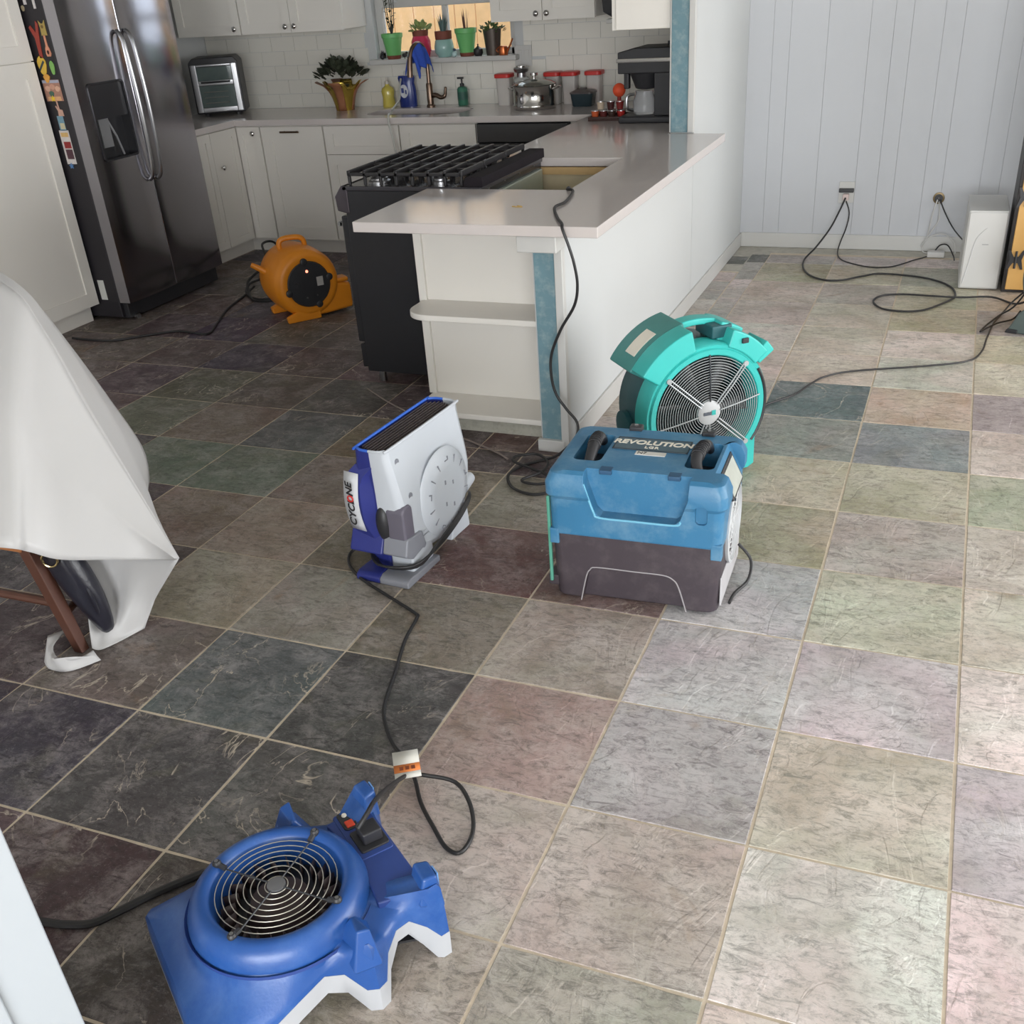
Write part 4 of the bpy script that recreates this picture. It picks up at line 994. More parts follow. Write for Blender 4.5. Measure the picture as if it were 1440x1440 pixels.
st = MB().box(-.035, -.022, .430, .055, .003, .4338).build('inventory_sticker', mat('sticker_white', srgb(206, 204, 198), .6), dh)
lettering('N7', .022, mat('pen_black', srgb(50, 48, 52), .6), st, Matrix.Translation((-.016, -.010, .4339)))
for x in (-.075, .15):
    la = MB().box(x-.02, .150, .425, x+.02, .182, .445).build('latch', M_BLACK, dh, bev=.004)
    MB().lathe([(.006, .445), (.006, .448)], c=(x, .165, 0), seg=10).build('latch_pin', M_STEEL, la)
for x in (-.09, .11):
    MB().box(x-.018, -.152, .420, x+.018, -.120, .4335).build('lid_notch', mat('notch_blue', srgb(38, 76, 108), .5), dh, bev=.002)  # notches made as darker blue boxes
# tilted control display in the right-hand corner
cdm = rotm(math.atan2(.125, -.085), 'Y')
cd = MB().box(-.040, -.068, -.006, .052, .094, .003)
cd.xf(Matrix.Translation((.2440, 0, .3795)) @ rotm(math.radians(64), 'Y')); cd.build('control_frame', M_BLACK, dh, bev=.002)
cd = MB().box(-.030, -.056, .002, .044, .082, .0048); cd.xf(Matrix.Translation((.2440, 0, .3795)) @ rotm(math.radians(64), 'Y')); cd.build('control_display', mat('display_grey', srgb(176, 180, 172), .35, var=.2, scale=24), dh)
# round intake grille on the right side
gr_ = MB().lathe([(.118, .252), (.122, .263), (.112, .265), (.110, .255)], c=(0, .01, .225), axis='x', seg=40, cap0=False, cap1=False).build('intake_ring', M_GREYP, dh)
MB().lathe([(.111, .240), (.004, .240)], c=(0, .01, .225), axis='x', seg=32, cap0=False, cap1=False).build('intake_dark', M_BLACK, gr_)
wires = MB()
for k in range(7):
    r_ = .018+.0145*k; wires.tube([(.256, .01+r_*math.cos(a), .225+r_*math.sin(a)) for a in [2*PI*q/32 for q in range(32)]], .0018, 5, closed=True)
for q in range(4):
    a = PI/4*q; wires.tube([(.2565, .01-.112*math.cos(a), .225-.112*math.sin(a)), (.2565, .01+.112*math.cos(a), .225+.112*math.sin(a))], .002, 5)
wires.build('intake_wires', M_GREYP, gr_)
MB().box(.2505, -.155, .03, .256, .165, .125).build('side_lit_patch', mat('lit_side_grey', srgb(176, 174, 176), .6, var=.1), dh, bev=.003)  # pale plate paints the bright light falling on the charcoal side
MB().box(-.266, -.172, .055, -.256, -.160, .345).build('hose_strip', mat('sea_green_hose', srgb(84, 152, 132), .4), dh, bev=.003)
for x in (-.2, .2):
    for y in (-.13, .13): MB().lathe([(.02, 0), (.02, .006)], c=(x, y, 0), seg=10).build('foot_pad', M_BLACK, dh)

# --- teal axial fan
M_TEAL = mat('teal_plastic', srgb(56, 178, 172), .38, var=.08, scale=10, bump=.1, bscale=160)
M_TEALD = mat('deep_teal_plastic', srgb(36, 84, 90), .45, var=.1, scale=10)
fan = thing('axial_fan', 'teal axial floor fan with round wire grille behind dehumidifier', 'fan', (-.908, 1.79, 0), math.radians(42))
CZ = .272; N = 72
def Rout(a):
    s, c = math.sin(a), math.cos(a)
    r_ = .248
    if s < -.35:
        q = min(.208/max(abs(c), 1e-6), .262/max(abs(s), 1e-6)); r_ = max(r_, q)
    return r_
def fring(fr_, y): return [((fr_(2*PI*k/N))*math.cos(2*PI*k/N), y, CZ+(fr_(2*PI*k/N))*math.sin(2*PI*k/N)) for k in range(N)]
K = lambda v: (lambda a: v)
ff = MB().loft([fring(K(.203), .10), fring(K(.203), .006), fring(K(.209), -.002), fring(K(.228), -.004), fring(K(.232), .004), fring(lambda a: Rout(a)-.006, .002), fring(Rout, .010), fring(Rout, .085), fring(lambda a: Rout(a)-.02, .09)], False, False)
ff.build('front_frame', M_TEAL, fan, angle=.8)
rb = MB().loft([fring(K(.203), .08), fring(lambda a: Rout(a)-.006, .085), fring(lambda a: Rout(a)-.008, .235), fring(lambda a: Rout(a)-.05, .275), fring(K(.19), .275), fring(K(.19), .08)], False, False)
rb.build('rear_housing', M_TEALD, fan, angle=.8)
MB().box(-.19, .03, .004, -.12, .25, .03).box(.12, .03, .004, .19, .25, .03).build('feet', M_BLACK, fan, bev=.004)
MB().lathe([(.055, 0), (.055, -.02), (.03, -.024)], c=(-.240, .165, CZ-.06), axis='x', seg=20).build('side_boss', M_TEALD, fan)
# bridge over the top: left shoulder, carrying handle, control arm and lug
cA = (0, CZ)
sh = MB(); arc_prism(sh, cA, .236, .315, math.radians(103), math.radians(146), -.006, .09); sh.build('shoulder', M_TEAL, fan, bev=.006)
sh2 = MB(); arc_prism(sh2, cA, .232, .313, math.radians(100), math.radians(148), .09, .262); sh2.build('shoulder_cover', mat('mid_teal_plastic', srgb(64, 132, 128), .45, var=.1), fan, bev=.006)
stk = MB(); arc_prism(stk, cA, .312, .3145, math.radians(118), math.radians(138), .12, .19); stk.build('shoulder_sticker', M_CREAM, fan)
hd = MB(); arc_prism(hd, cA, .288, .312, math.radians(64), math.radians(104), .10, .16, 14); hd.build('carry_handle', M_TEAL, fan, bev=.006)
MB().box(.035, .045, CZ+.246, .115, .17, CZ+.292).build('control_box', M_TEALD, fan, bev=.006)
arm = MB(); arc_prism(arm, cA, .236, .300, math.radians(38), math.radians(72), -.004, .085); arm.build('control_arm', M_TEAL, fan, bev=.006)
arm = MB(); arc_prism(arm, cA, .232, .312, math.radians(58), math.radians(76), .05, .18); arm.build('handle_root', M_TEAL, fan, bev=.006)
lug = MB(); arc_prism(lug, cA, .250, .322, math.radians(35), math.radians(44), -.002, .12, 4); lug.build('lug', M_TEAL, fan, bev=.005)
MB().box(.125, -.012, CZ+.232, .150, .0, CZ+.25).build('speed_switch', M_BLACK, fan, bev=.002)
grv = MB().tube([(.238*math.cos(a), -.001+.004, CZ+.238*math.sin(a)) for a in [math.radians(-38+70*k/20) for k in range(21)]], .006, 6); grv.build('edge_groove', M_BLACK, fan)
hub = MB().lathe([(.046, .0), (.046, -.012), (.034, -.018), (.004, -.019)], c=(0, 0, CZ), axis='y', seg=26).build('hub_cap', M_GREYP, fan)
MB().box(-.026, -.0205, CZ-.006, .004, -.0185, CZ+.006).build('logo_bar', mat('logo_grey', srgb(84, 90, 100), .5), hub)
MB().box(.006, -.0205, CZ-.008, .022, -.0185, CZ+.010).build('logo_block', M_TEAL, hub)
M_WIRE = mat('coated_wire', srgb(172, 176, 178), .35, metal=.3); M_WIRED = mat('dark_wire', srgb(52, 54, 58), .4)
wr_ = MB()
for k in range(17):
    r_ = .052 + .0093*k
    y = -.002 - .012*(1-(r_/.205)**2)
    wr_.tube([(r_*math.cos(a), y, CZ+r_*math.sin(a)) for a in [2*PI*q/56 for q in range(56)]], .0014, 5, closed=True)
wr_.build('grille_rings', M_WIRE, fan)
for k, a in enumerate([math.radians(v) for v in (90, 47, 8, -42, -90, -112, 190, 138)]):
    sp_ = MB(); dx, dz = math.cos(a), math.sin(a); nx, nz = -dz, dx
    for s_ in ((-.006, .006) if k in (1, 3, 5, 7) else (0,)):
        sp_.tube([(dx*.044+nx*s_, -.018, CZ+dz*.044+nz*s_), (dx*.13+nx*s_, -.014, CZ+dz*.13+nz*s_), (dx*.212+nx*s_, -.004, CZ+dz*.212+nz*s_)], .0028, 6)
    if k in (1, 3, 7): sp_.lathe([(.010, -.009), (.010, .0)], c=(dx*.214, 0, CZ+dz*.214), axis='y', seg=10)
    sp_.build('grille_spoke', M_WIRED if k == 0 else M_WIRE, fan)
fb = MB()
for k in range(6):
    a0 = 2*PI*k/6; ring_ = []
    for t in range(6):
        r_ = .05+.145*t/5; w_ = .30-.02*t
        ring_.append([(r_*math.cos(a0-w_), .045, CZ+r_*math.sin(a0-w_)), (r_*math.cos(a0), .065, CZ+r_*math.sin(a0)), (r_*math.cos(a0+w_), .095, CZ+r_*math.sin(a0+w_))])
    fb.loft(ring_, closed=False)
fb.build('fan_blades', M_BLACK, fan, solid=.003)
MB().lathe([(.05, .04), (.05, .20), (.01, .21)], c=(0, 0, CZ), axis='y', seg=24).build('motor', M_BLACK, fan)
MB().lathe([(.198, .235), (.004, .235)], c=(0, 0, CZ), axis='y', seg=32, cap0=False, cap1=False).build('rear_guard', mat('guard_dark', srgb(60, 62, 66), .5), fan)

# --- upright white and blue blower
M_CBLUE = mat('navy_plastic', srgb(46, 54, 128), .35, var=.08, scale=10); M_CWHITE = mat('pearl_white_plastic', srgb(194, 199, 206), .4, var=.03, scale=10)
M_CGREY = mat('mid_grey_plastic', srgb(132, 134, 142), .45, var=.06)
cy = thing('upright_blower', 'slim upright white and navy blower lettered CYCLONE with outlet on top', 'blower', (-1.712, 1.035, 0), -.085)
prof = [(-.228, .455), (-.226, .40), (-.222, .30), (-.222, .22), (-.212, .16), (-.180, .105), (-.12, .070), (-.04, .055), (.05, .058), (.13, .085), (.185, .135), (.215, .20), (.224, .28), (.226, .40), (.226, .455)]
def thick(z): return .088 - .030*min(1, max(0, (z-.26)/.17))
def half(sgn):
    m = MB(); slices = []
    pr_ = [(p.x, p.y) for p in spline([(y, z, 0) for y, z in prof], 3)]
    for s_, ins in ((0, 0), (.72, .0), (.92, .008), (1.0, .024)):
        sl = []
        for y, z in pr_:
            yy = y - math.copysign(min(abs(y), ins), y); zz = z if z > .45 else z + (ins if z < .12 else 0)
            sl.append((sgn*s_*thick(z), yy, zz))
        slices.append(sl)
    m.loft(slices, closed=False)
    last = slices[-1]; n_ = len(last); cidx = len(m.v)
    m.v += last
    for k in range(n_//2): 
        a, b, c, d = k, k+1, n_-2-k, n_-1-k
        if b < c: m.f.append((cidx+a, cidx+b, cidx+c, cidx+d))
        elif b == c: m.f.append((cidx+a, cidx+b, cidx+d))
    return m
hb = half(-1).build('blue_shell', M_CBLUE, cy, angle=.9, solid=0)
hw = half(1).build('white_shell', M_CWHITE, cy, angle=.9, solid=0)
# outlet mouth: dark throat, blue rim and slats
MB().box(-.05, -.218, .40, .05, .218, .405).build('throat', M_BLACK, cy)
for s_, mm in ((-1, mat('bright_blue_plastic', srgb(52, 104, 206), .35)), (1, M_CWHITE)):
    rm_ = MB(); x1 = .0585*s_
    rm_.tube(spline([(0, -.228, .455), (x1*.5, -.226, .455), (x1*.85, -.214, .455), (x1*.97, -.19, .455), (x1*.97, .19, .455), (x1*.85, .214, .455), (x1*.5, .226, .455), (0, .228, .455)], 5), .0045, 8)
    rm_.build('outlet_rim', mm, cy)
for k in range(8):
    x = -.044+.0125*k
    MB().box(x-.0022, -.214+.02*abs(k-3.5)/3.5, .405, x+.0022, .214-.02*abs(k-3.5)/3.5, .452).build('outlet_slat', mat('slat_grey', srgb(78, 70, 70), .5), cy)
# round motor cover on the white side
cv = MB().lathe([(.150, .084), (.146, .092), (.128, .096), (.118, .105), (.09, .109), (.03, .112), (.004, .1125)], c=(0, .035, .215), axis='x', seg=44).build('motor_cover', M_CWHITE, cy, angle=.9)
for k in range(14):
    a = 2*PI*k/14+.2; r_ = .112
    sl = MB().box(-.001, -.0016, -.013, .0025, .0016, .013) if k % 3 else MB().box(-.001, -.010, -.0016, .0025, .010, .0016).box(-.001, -.010, -.012, .0025, -.007, .0)
    sl.xf(Matrix.Translation((.1052, .035+r_*math.cos(a), .215+r_*math.sin(a))) @ rotm(a+PI/2, 'X')); sl.build('vent_slot', M_CGREY, cv)
for dy, dz in ((-.025, .045), (.022, .028), (-.03, -.03), (.018, -.05)):
    MB().box(.1095, .035+dy-.003, .215+dz-.007, .1135, .035+dy+.003, .215+dz+.007).build('cover_clip', M_CGREY, cv, bev=.001)
for y, z, s_ in ((-.175, .405, .0), (-.155, .285, .0), (-.12, .095, 0)):
    MB().lathe([(.011, thick(z)-.006), (.011, thick(z)+.001), (.008, thick(z)+.0005)], c=(0, y, z), axis='x', seg=14).build('screw_well', M_CGREY, cy)
# curved brand label on the blue flank
lb = MB(); rows = []
for k in range(9):
    z = .175+.20*k/8; bul = .020*math.sin(PI*k/8)
    rows.append([(-.104, -.226-bul, z), (-.046, -.2335-bul, z)])
lb.loft(rows, closed=False); lb.build('brand_label', mat('label_silver', srgb(206, 208, 212), .5), cy, solid=.002)
bulge = MB(); rows = []
for k in range(9):
    z = .15+.25*k/8; bul = .021*math.sin(PI*k/8)
    e_ = .004+.010*min(1, bul/.010); f_ = min(1, bul/.012); x_ = -thick(z)*(1-f_)-.107*f_; rows.append([(-thick(z)+.004, -.14, z), (x_-.002, -.200-bul*.6, z), (x_, -.217-bul*.98, z), (x_+.066, -.2275-bul*.98, z), (-.006, -.2215, z)])
bulge.loft(rows, closed=False); bulge.build('label_bulge', M_CBLUE, cy)
Lm = frame_M((-.075, -.2525, .275), (0, 0, 1), (-1, .12, 0))
lettering('CYCL NE', .036, M_BLACK, cy, Lm, bold=.0008, spacing=1.02, shear=.2)
ro = MB().tube([(0.020+.0095*math.cos(a), .0105*math.sin(a), .001) for a in [2*PI*q/16 for q in range(16)]], .0026, 6, closed=True)
ro.xf(Lm); ro.build('red_letter_ring', mat('red_print', srgb(206, 52, 48), .5), cy)
# recessed grip, skirts, feet
MB().prism(rrect(-.226, .140, -.168, .270, .022), 'x', .028, .094).build('grip', mat('grip_grey', srgb(104, 100, 112), .45), cy, bev=.008)
MB().sphere((0, 0, 0), 1, 18, 12).xf(Matrix.Translation((.012, -.205, .205)) @ Matrix.Diagonal((.030, .034, .068, 1))).build('grip_back_oval', M_BLACK, cy)  # black oval of the handle behind the grey grip
MB().prism([(-.225, .165), (-.135, .155), (-.12, .10), (-.205, .085), (-.245, .11)], 'x', .01, .10).build('grey_skirt', M_CGREY, cy, bev=.006)
MB().prism([(-.215, .175), (-.12, .16), (-.11, .10), (-.205, .09), (-.25, .105)], 'x', -.115, .01).build('blue_skirt', M_CBLUE, cy, bev=.008)
MB().box(-.08, -.19, .02, .0, -.06, .10).build('blue_stem', M_CBLUE, cy, bev=.01)
MB().box(.0, -.19, .02, .085, -.06, .10).build('white_stem', M_CWHITE, cy, bev=.01)
MB().prism([(-.255, 0), (-.05, 0), (-.05, .022), (-.235, .03), (-.255, .02)], 'x', -.10, -.01).build('blue_foot', M_CBLUE, cy, bev=.005)
MB().prism([(-.255, 0), (-.05, 0), (-.05, .022), (-.235, .03), (-.255, .02)], 'x', -.01, .10).build('grey_foot', M_CGREY, cy, bev=.005)
MB().prism([(.08, 0), (.21, 0), (.20, .10), (.11, .09)], 'x', -.07, .07).build('rear_foot', M_CWHITE, cy, bev=.006)
MB().lathe([(.034, .195), (.022, .262), (.02, .27)], c=(.05, 0, .155), axis='y', seg=16).build('peg', M_CWHITE, cy); MB().lathe([(.014, .268), (.014, .276)], c=(.05, 0, .155), axis='y', seg=14).build('peg_cap', M_CGREY, cy)
# mains cord wound under the housing
cw = MB()
for k in range(4):
    o_ = .007*k
    cw.tube(spline([(-.09, -.17+o_, .075-.004*k), (-.02, -.235+o_, .060-.005*k), (.09, -.20+o_, .058-.005*k), (.118, -.08, .075+.004*k), (.122, .05, .105+.006*k), (.115, .14, .135+.005*k), (.09, .19, .14)], 5), .0048, 8)
cw.build('wound_cord', M_CORD, cy)

# --- low blue air mover
M_ABLUE = mat('royal_blue_plastic', srgb(34, 76, 142), .33, var=.14, scale=7, bump=.1, bscale=200, dust=(srgb(120, 156, 206), 6, .22))
M_ABLUED = mat('navy_panel', srgb(44, 66, 128), .4, var=.1)
am = thing('low_air_mover', 'low royal blue air mover with white legs in the foreground', 'air mover', (-1.217, -.571, 0), math.atan2(-.6, .8))
half_out = [(0, -.235, .012, .088, 0), (.12, -.235, .012, .088, 0), (.195, -.235, .012, .088, 0), (.206, -.225, .012, .088, .0), (.206, -.15, .014, .095, .035), (.205, -.10, .03, .105, .05), (.198, -.05, .055, .125, .045), (.182, .01, .068, .135, .045),
            (.188, .045, .05, .145, .05), (.212, .075, .001, .165, .058), (.222, .095, .001, .175, .058), (.214, .115, .001, .165, .058), (.186, .135, .05, .135, .045), (.164, .165, .085, .14, .03), (.158, .195, .085, .145, .03), (.170, .225, .04, .175, .05), (.182, .247, .001, .192, .06), (.180, .266, .001, .192, .06), (.135, .272, .001, .192, .06),
            (.110, .258, .05, .168, .05), (.05, .250, .07, .162, .03), (0, .25, .07, .162, .03)]
full = half_out + [(-a, b, c, d_, e) for a, b, c, d_, e in reversed(half_out[1:-1])]
res = []
for k in range(len(full)):
    p, q = full[k], full[(k+1) % len(full)]
    L_ = math.hypot(q[0]-p[0], q[1]-p[1]); n_ = max(1, int(L_/.018))
    for t in range(n_): res.append(tuple(p[i]+(q[i]-p[i])*t/n_ for i in range(5)))
def circ(p, r_, z): 
    a = math.atan2(p[1], p[0]); return (r_*math.cos(a), r_*math.sin(a), z)
def lerp3(a, b, t): return tuple(a[i]+(b[i]-a[i])*t for i in range(3))
rings = [[(p[0], p[1], p[2]+p[4]) for p in res], [(p[0]*.995, p[1]*.995, p[2]+p[4]+.4*(p[3]-p[2]-p[4])) for p in res], [(p[0]*.985, p[1]*.985, p[3]-.010) for p in res], [(p[0]*.955, p[1]*.962, p[3]) for p in res]]
for t, h_ in ((.25, 0), (.55, 0), (.85, 0), (1, 0)):
    rings.append([lerp3((p[0]*.955, p[1]*.962, p[3]), circ(p, .172, .160), t) if math.hypot(p[0], p[1]) > .172 else circ(p, .17, .158) for p in res])
    for i, p in enumerate(res):                       # keep the fins crisp: they fall off steeply towards the deck
        x, y, z = rings[-1][i]; base_z = .088+(.158-.088)*min(1, max(0, (y+.235)/.13))
        if p[3] > .15 and t < 1: z = base_z+(p[3]-base_z)*(1-t)**1.1
        elif t < 1: z = max(z*.0+base_z*t+p[3]*(1-t), .0)
        rings[-1][i] = (x, y, z)
MB().loft(rings, False, False).build('shell', M_ABLUE, am, angle=.75, solid=0)
MB().loft([[(p[0]*.96, p[1]*.96, p[2]) for p in res], [(p[0], p[1], p[2]) for p in res], [(p[0]*1.004, p[1]*1.003, p[2]+p[4]+.001) for p in res], [(p[0]*.97, p[1]*.97, p[2]+p[4]+.001) for p in res]], False, False).build('white_base', mat('base_white_plastic', srgb(168, 170, 174), .45, var=.03), am, angle=.75)
MB().prism([(x*.9, y*.9) for x, y, *_ in res], 'z', .050, .056).build('belly', M_BLACK, am)
MB().lathe([(.176, .135), (.174, .165), (.166, .188), (.152, .203), (.140, .206), (.130, .201), (.124, .188), (.122, .12)], seg=56, cap0=False, cap1=False).build('intake_collar', M_ABLUE, am, angle=1.0)
MB().lathe([(.123, .125), (.004, .125)], seg=40, cap0=False, cap1=False).build('intake_well', M_BLACK, am)
MB().lathe([(.174, .150), (.181, .158), (.181, .150)], seg=56, cap0=False, cap1=False).build('collar_groove', M_ABLUED, am)
imp = MB()
for k in range(22):
    a = 2*PI*k/22; imp.add([(.085*math.cos(a), .085*math.sin(a), .126), (.112*math.cos(a+.12), .112*math.sin(a+.12), .126), (.112*math.cos(a+.12), .112*math.sin(a+.12), .165), (.085*math.cos(a), .085*math.sin(a), .165)], [(0, 1, 2, 3)])
imp.lathe([(.07, .125), (.055, .160), (.004, .168)], seg=24).build('impeller', mat('impeller_dark', srgb(58, 46, 46), .5), am, solid=.002)
wg = MB()
for k in range(8):
    r_ = .022+.0135*k; wg.tube([(r_*math.cos(a), r_*math.sin(a), .197) for a in [2*PI*q/44 for q in range(44)]], .0010, 5, closed=True)
gw = wg.build('wire_grille', mat('grille_silver', srgb(176, 172, 160), .35, metal=.5), am)
for q in range(2):
    a = PI/2*q+.62; MB().tube([(-.126*math.cos(a), -.126*math.sin(a), .198), (.126*math.cos(a), .126*math.sin(a), .198)], .0017, 6).build('cross_wire', M_WIRED, gw)
MB().lathe([(.018, .192), (.018, .200), (.004, .2015)], seg=18).build('centre_cap', mat('cap_grey', srgb(96, 96, 98), .4), gw)
for q in range(4):
    a = PI/2*q+.62; c_ = (.138*math.cos(a), .138*math.sin(a))
    cp_ = MB().lathe([(.009, .198), (.009, .209), (.006, .213), (.002, .2135)], c=(c_[0], c_[1], 0), seg=12).tube([(c_[0], c_[1], .206), (.118*math.cos(a), .118*math.sin(a), .200)], .006, 8).build('grille_clip', M_BLACK, am)
    MB().lathe([(.004, .2125), (.004, .2145)], c=(c_[0], c_[1], 0), seg=8).build('screw', M_STEEL, cp_)
for s_ in (-1, 1):                                     # stacking fins
    MB().loft([[(s_*x, y, z) for x, y, z in ((.135, .055, .15), (.218, .055, .12), (.226, .112, .12), (.14, .122, .15))], [(s_*x, y, z) for x, y, z in ((.150, .088, .192), (.198, .080, .202), (.206, .104, .202), (.152, .096, .192))]]).build('side_fin', M_ABLUE, am, bev=.006)
    MB().loft([[(s_*x, y, z) for x, y, z in ((.105, .225, .15), (.172, .215, .15), (.180, .268, .13), (.125, .272, .13))], [(s_*x, y, z) for x, y, z in ((.110, .238, .208), (.164, .234, .208), (.168, .262, .208), (.120, .266, .208))]]).build('rear_fin', M_ABLUE, am, bev=.006)
    MB().box(s_*.135, .2655, .172, s_*.158, .2685, .203).build('fin_highlight', mat('pale_blue_highlight', srgb(110, 160, 220), .4), am)  # pale strip paints a highlight onto each rear fin
MB().prism([(-.128, .150), (-.08, .156), (.08, .156), (.128, .150), (.136, .19), (.105, .247), (-.105, .247), (-.136, .19)], 'z', .145, .1665).build('rear_deck', M_ABLUED, am, bev=.004)
MB().prism(rrect(-.140, .168, .010, .243, .008), 'z', .155, .1685).build('panel', M_ABLUED, am, bev=.002)
sck = MB().prism(rrect(-.072, .178, -.004, .240, .006), 'z', .16, .1725).build('power_socket', M_BLACK, am, bev=.002)
MB().box(-.060, .190, .172, -.018, .232, .200).build('plug', M_BLACK, sck, bev=.004)
sw = MB().prism(rrect(-.140, .176, -.082, .206, .010), 'z', .16, .172).build('switch_plate', M_BLACK, am, bev=.002)
MB().box(-.106, .182, .171, -.086, .200, .1760).build('red_rocker', mat('rocker_red', srgb(206, 72, 48), .3), sw, bev=.002); MB().lathe([(.006, .170), (.005, .1735)], c=(-.126, .191, .0015), seg=10).build('button', M_CREAM, sw)

# --- orange snail blower
M_ORG = mat('orange_plastic', srgb(224, 138, 30), .42, var=.1, scale=9, bump=.1)
ob = thing('snail_blower', 'orange snail blower with black motor cover near the refrigerator', 'blower', (-3.676, 3.46, 0), math.radians(52))
oc = (0, 0, .205)
MB().lathe([(.12, -.150), (.150, -.160), (.178, -.145), (.192, -.115), (.196, -.02), (.196, .08), (.190, .14), (.165, .165), (.05, .17)], c=oc, axis='y', seg=44).build('housing', M_ORG, ob, angle=1.0)
ol = MB(); secs = []
for x, z0, z1, y0, y1 in ((-.02, .012, .19, -.14, .15), (.10, .012, .195, -.14, .15), (.18, .016, .18, -.135, .148), (.255, .02, .165, -.13, .145), (.262, .03, .155, -.12, .135)):
    secs.append([(x, y, z) for y, z in rrect(y0, z0, y1, z1, .02, 3)])
ol.loft(secs).build('outlet', M_ORG, ob, bev=.004)
MB().prism(rrect(-.11, .04, .125, .145, .015), 'x', .262, .2635).build('outlet_mouth', M_BLACK, ob)
MB().box(.17, -.138, .175, .25, -.05, .20).build('outlet_rib', M_ORG, ob, bev=.01)
MB().prism([(-.15, .0), (.05, .0), (.05, .05), (-.09, .06), (-.155, .035)], 'y', -.150, -.125).prism([(-.15, .0), (.05, .0), (.05, .05), (-.09, .06), (-.155, .035)], 'y', .12, .16).build('skid', M_ORG, ob, bev=.006)
MB().tube(spline([(-.075, .02, .37), (-.078, .02, .415), (-.05, .015, .437), (.03, .0, .437), (.06, -.005, .415), (.062, -.006, .375)], 6), .015, 10).build('carry_handle', M_ORG, ob)
MB().tube([(-.165, .03, .26), (-.205, .05, .29), (-.245, .07, .315)], [.020, .017, .014], 10).build('stacking_peg', M_ORG, ob)
cvr = MB().lathe([(.118, -.150), (.128, -.163), (.122, -.170), (.05, -.174), (.004, -.1745)], c=oc, axis='y', seg=36).build('motor_cover', M_BLACK, ob)
for a in (95, 195, 290, 10):
    a = math.radians(a); MB().lathe([(.020, -.155), (.020, -.170), (.012, -.173)], c=(.127*math.cos(a), 0, oc[2]+.127*math.sin(a)), axis='y', seg=12).build('cover_tab', M_BLACK, cvr)
MB().sphere((-.005, -.174, oc[2]+.075), .008, 10, 8).build('indicator_lamp', emit_mat('lamp_glow', srgb(255, 150, 120), 2.5), cvr)
MB().box(.045, -.1755, oc[2]-.015, .083, -.1715, oc[2]+.035).build('rating_label', mat('label_print_grey', srgb(168, 164, 160), .6, var=.25, scale=120), cvr)
for a in (170, 250, 300): 
    a = math.radians(a); MB().lathe([(.005, -.172), (.005, -.176)], c=(.075*math.cos(a), 0, oc[2]+.075*math.sin(a)), axis='y', seg=8).build('screw', M_STEEL, cvr)

# --- dark air mover cut by the right edge of the picture
M_DKG = mat('dark_grey_green_plastic', srgb(82, 94, 92), .42, var=.1, scale=8)
dm = thing('dark_air_mover', 'dark grey-green air mover at right edge beside pine cabinet', 'air mover', (.42, 3.86, 0), math.radians(-20))
MB().lathe([(.13, -.15), (.17, -.162), (.215, -.14), (.235, -.08), (.235, .08), (.215, .14), (.05, .16)], c=(0, 0, .275), axis='y', seg=44).build('housing', M_DKG, dm, angle=1.0)
MB().lathe([(.16, -.150), (.165, -.168), (.150, -.172), (.04, -.165), (.004, -.165)], c=(0, 0, .275), axis='y', seg=36).build('intake_cover', M_BLACK, dm)
MB().prism([(-.245, 0), (-.12, 0), (-.06, .10), (-.15, .15), (-.20, .10)], 'y', -.16, .14).prism([(.245, 0), (.12, 0), (.06, .10), (.15, .15), (.20, .10)], 'y', -.16, .14).build('foot', M_DKG, dm, bev=.008)
MB().prism([(-.25, 0), (-.19, 0), (-.19, .02), (-.24, .02)], 'y', -.165, -.10).build('rubber_pad', M_BLACK, dm, bev=.004)
MB().box(-.215, -.02, .07, -.195, .08, .14).build('red_reflector', mat('faded_red', srgb(206, 120, 96), .5), dm, bev=.003)
MB().tube(spline([(-.10, 0, .48), (-.08, 0, .54), (.08, 0, .54), (.10, 0, .48)], 6), .016, 10).build('carry_handle', M_DKG, dm)
# ------------------------------------------------------------------ draped chair, bag, door, speaker, pine cabinet
M_OAK = mat('oak_wood', srgb(176, 116, 72), .45, var=.2, scale=18, bump=.15)
M_OAKD = mat('dark_stained_wood', srgb(92, 58, 46), .45, var=.2, scale=18)
ch = thing('wooden_chair', 'wooden chair with reddish-brown legs beneath the white plastic sheet', 'chair', (-2.50, .19, 0))
def leg(x0, y0, x1, y1, h_, m_): MB().loft([[(x0-.016, y0-.016, 0), (x0+.016, y0-.016, 0), (x0+.016, y0+.016, 0), (x0-.016, y0+.016, 0)], [(x1-.022, y1-.022, h_), (x1+.022, y1-.022, h_), (x1+.022, y1+.022, h_), (x1-.022, y1+.022, h_)]]).build('leg', m_, ch, bev=.003)
leg(.06, 0, -.03, .0, .40, M_OAKD); leg(-.06, .38, -.06, .36, .40, M_OAKD); leg(-.46, 0, -.42, 0, .40, M_OAKD); leg(-.46, .40, -.42, .38, .40, M_OAKD)
MB().box(-.44, -.025, .335, -.02, .005, .40).build('seat_rail', M_OAK, ch, bev=.004); MB().box(-.44, .37, .335, -.02, .40, .40).build('seat_rail', M_OAK, ch, bev=.004)
MB().box(-.46, -.02, .40, .01, .41, .425).build('seat', M_OAK, ch, bev=.008)
MB().tube([(-.455, 0, .16), (.02, 0, .16)], .014, 10).build('stretcher', M_OAKD, ch); MB().tube([(-.455, .38, .16), (-.06, .38, .16)], .014, 10).build('stretcher', M_OAKD, ch); MB().tube([(.03, .0, .12), (-.05, .38, .12)], .012, 10).build('stretcher', M_OAKD, ch)
MB().box(-.46, .0, .42, -.42, .035, .93).box(-.46, .36, .42, -.42, .395, .93).build('back_post', M_OAK, ch, bev=.004); MB().box(-.455, .03, .80, -.43, .365, .92).build('backrest', M_OAK, ch, bev=.004)

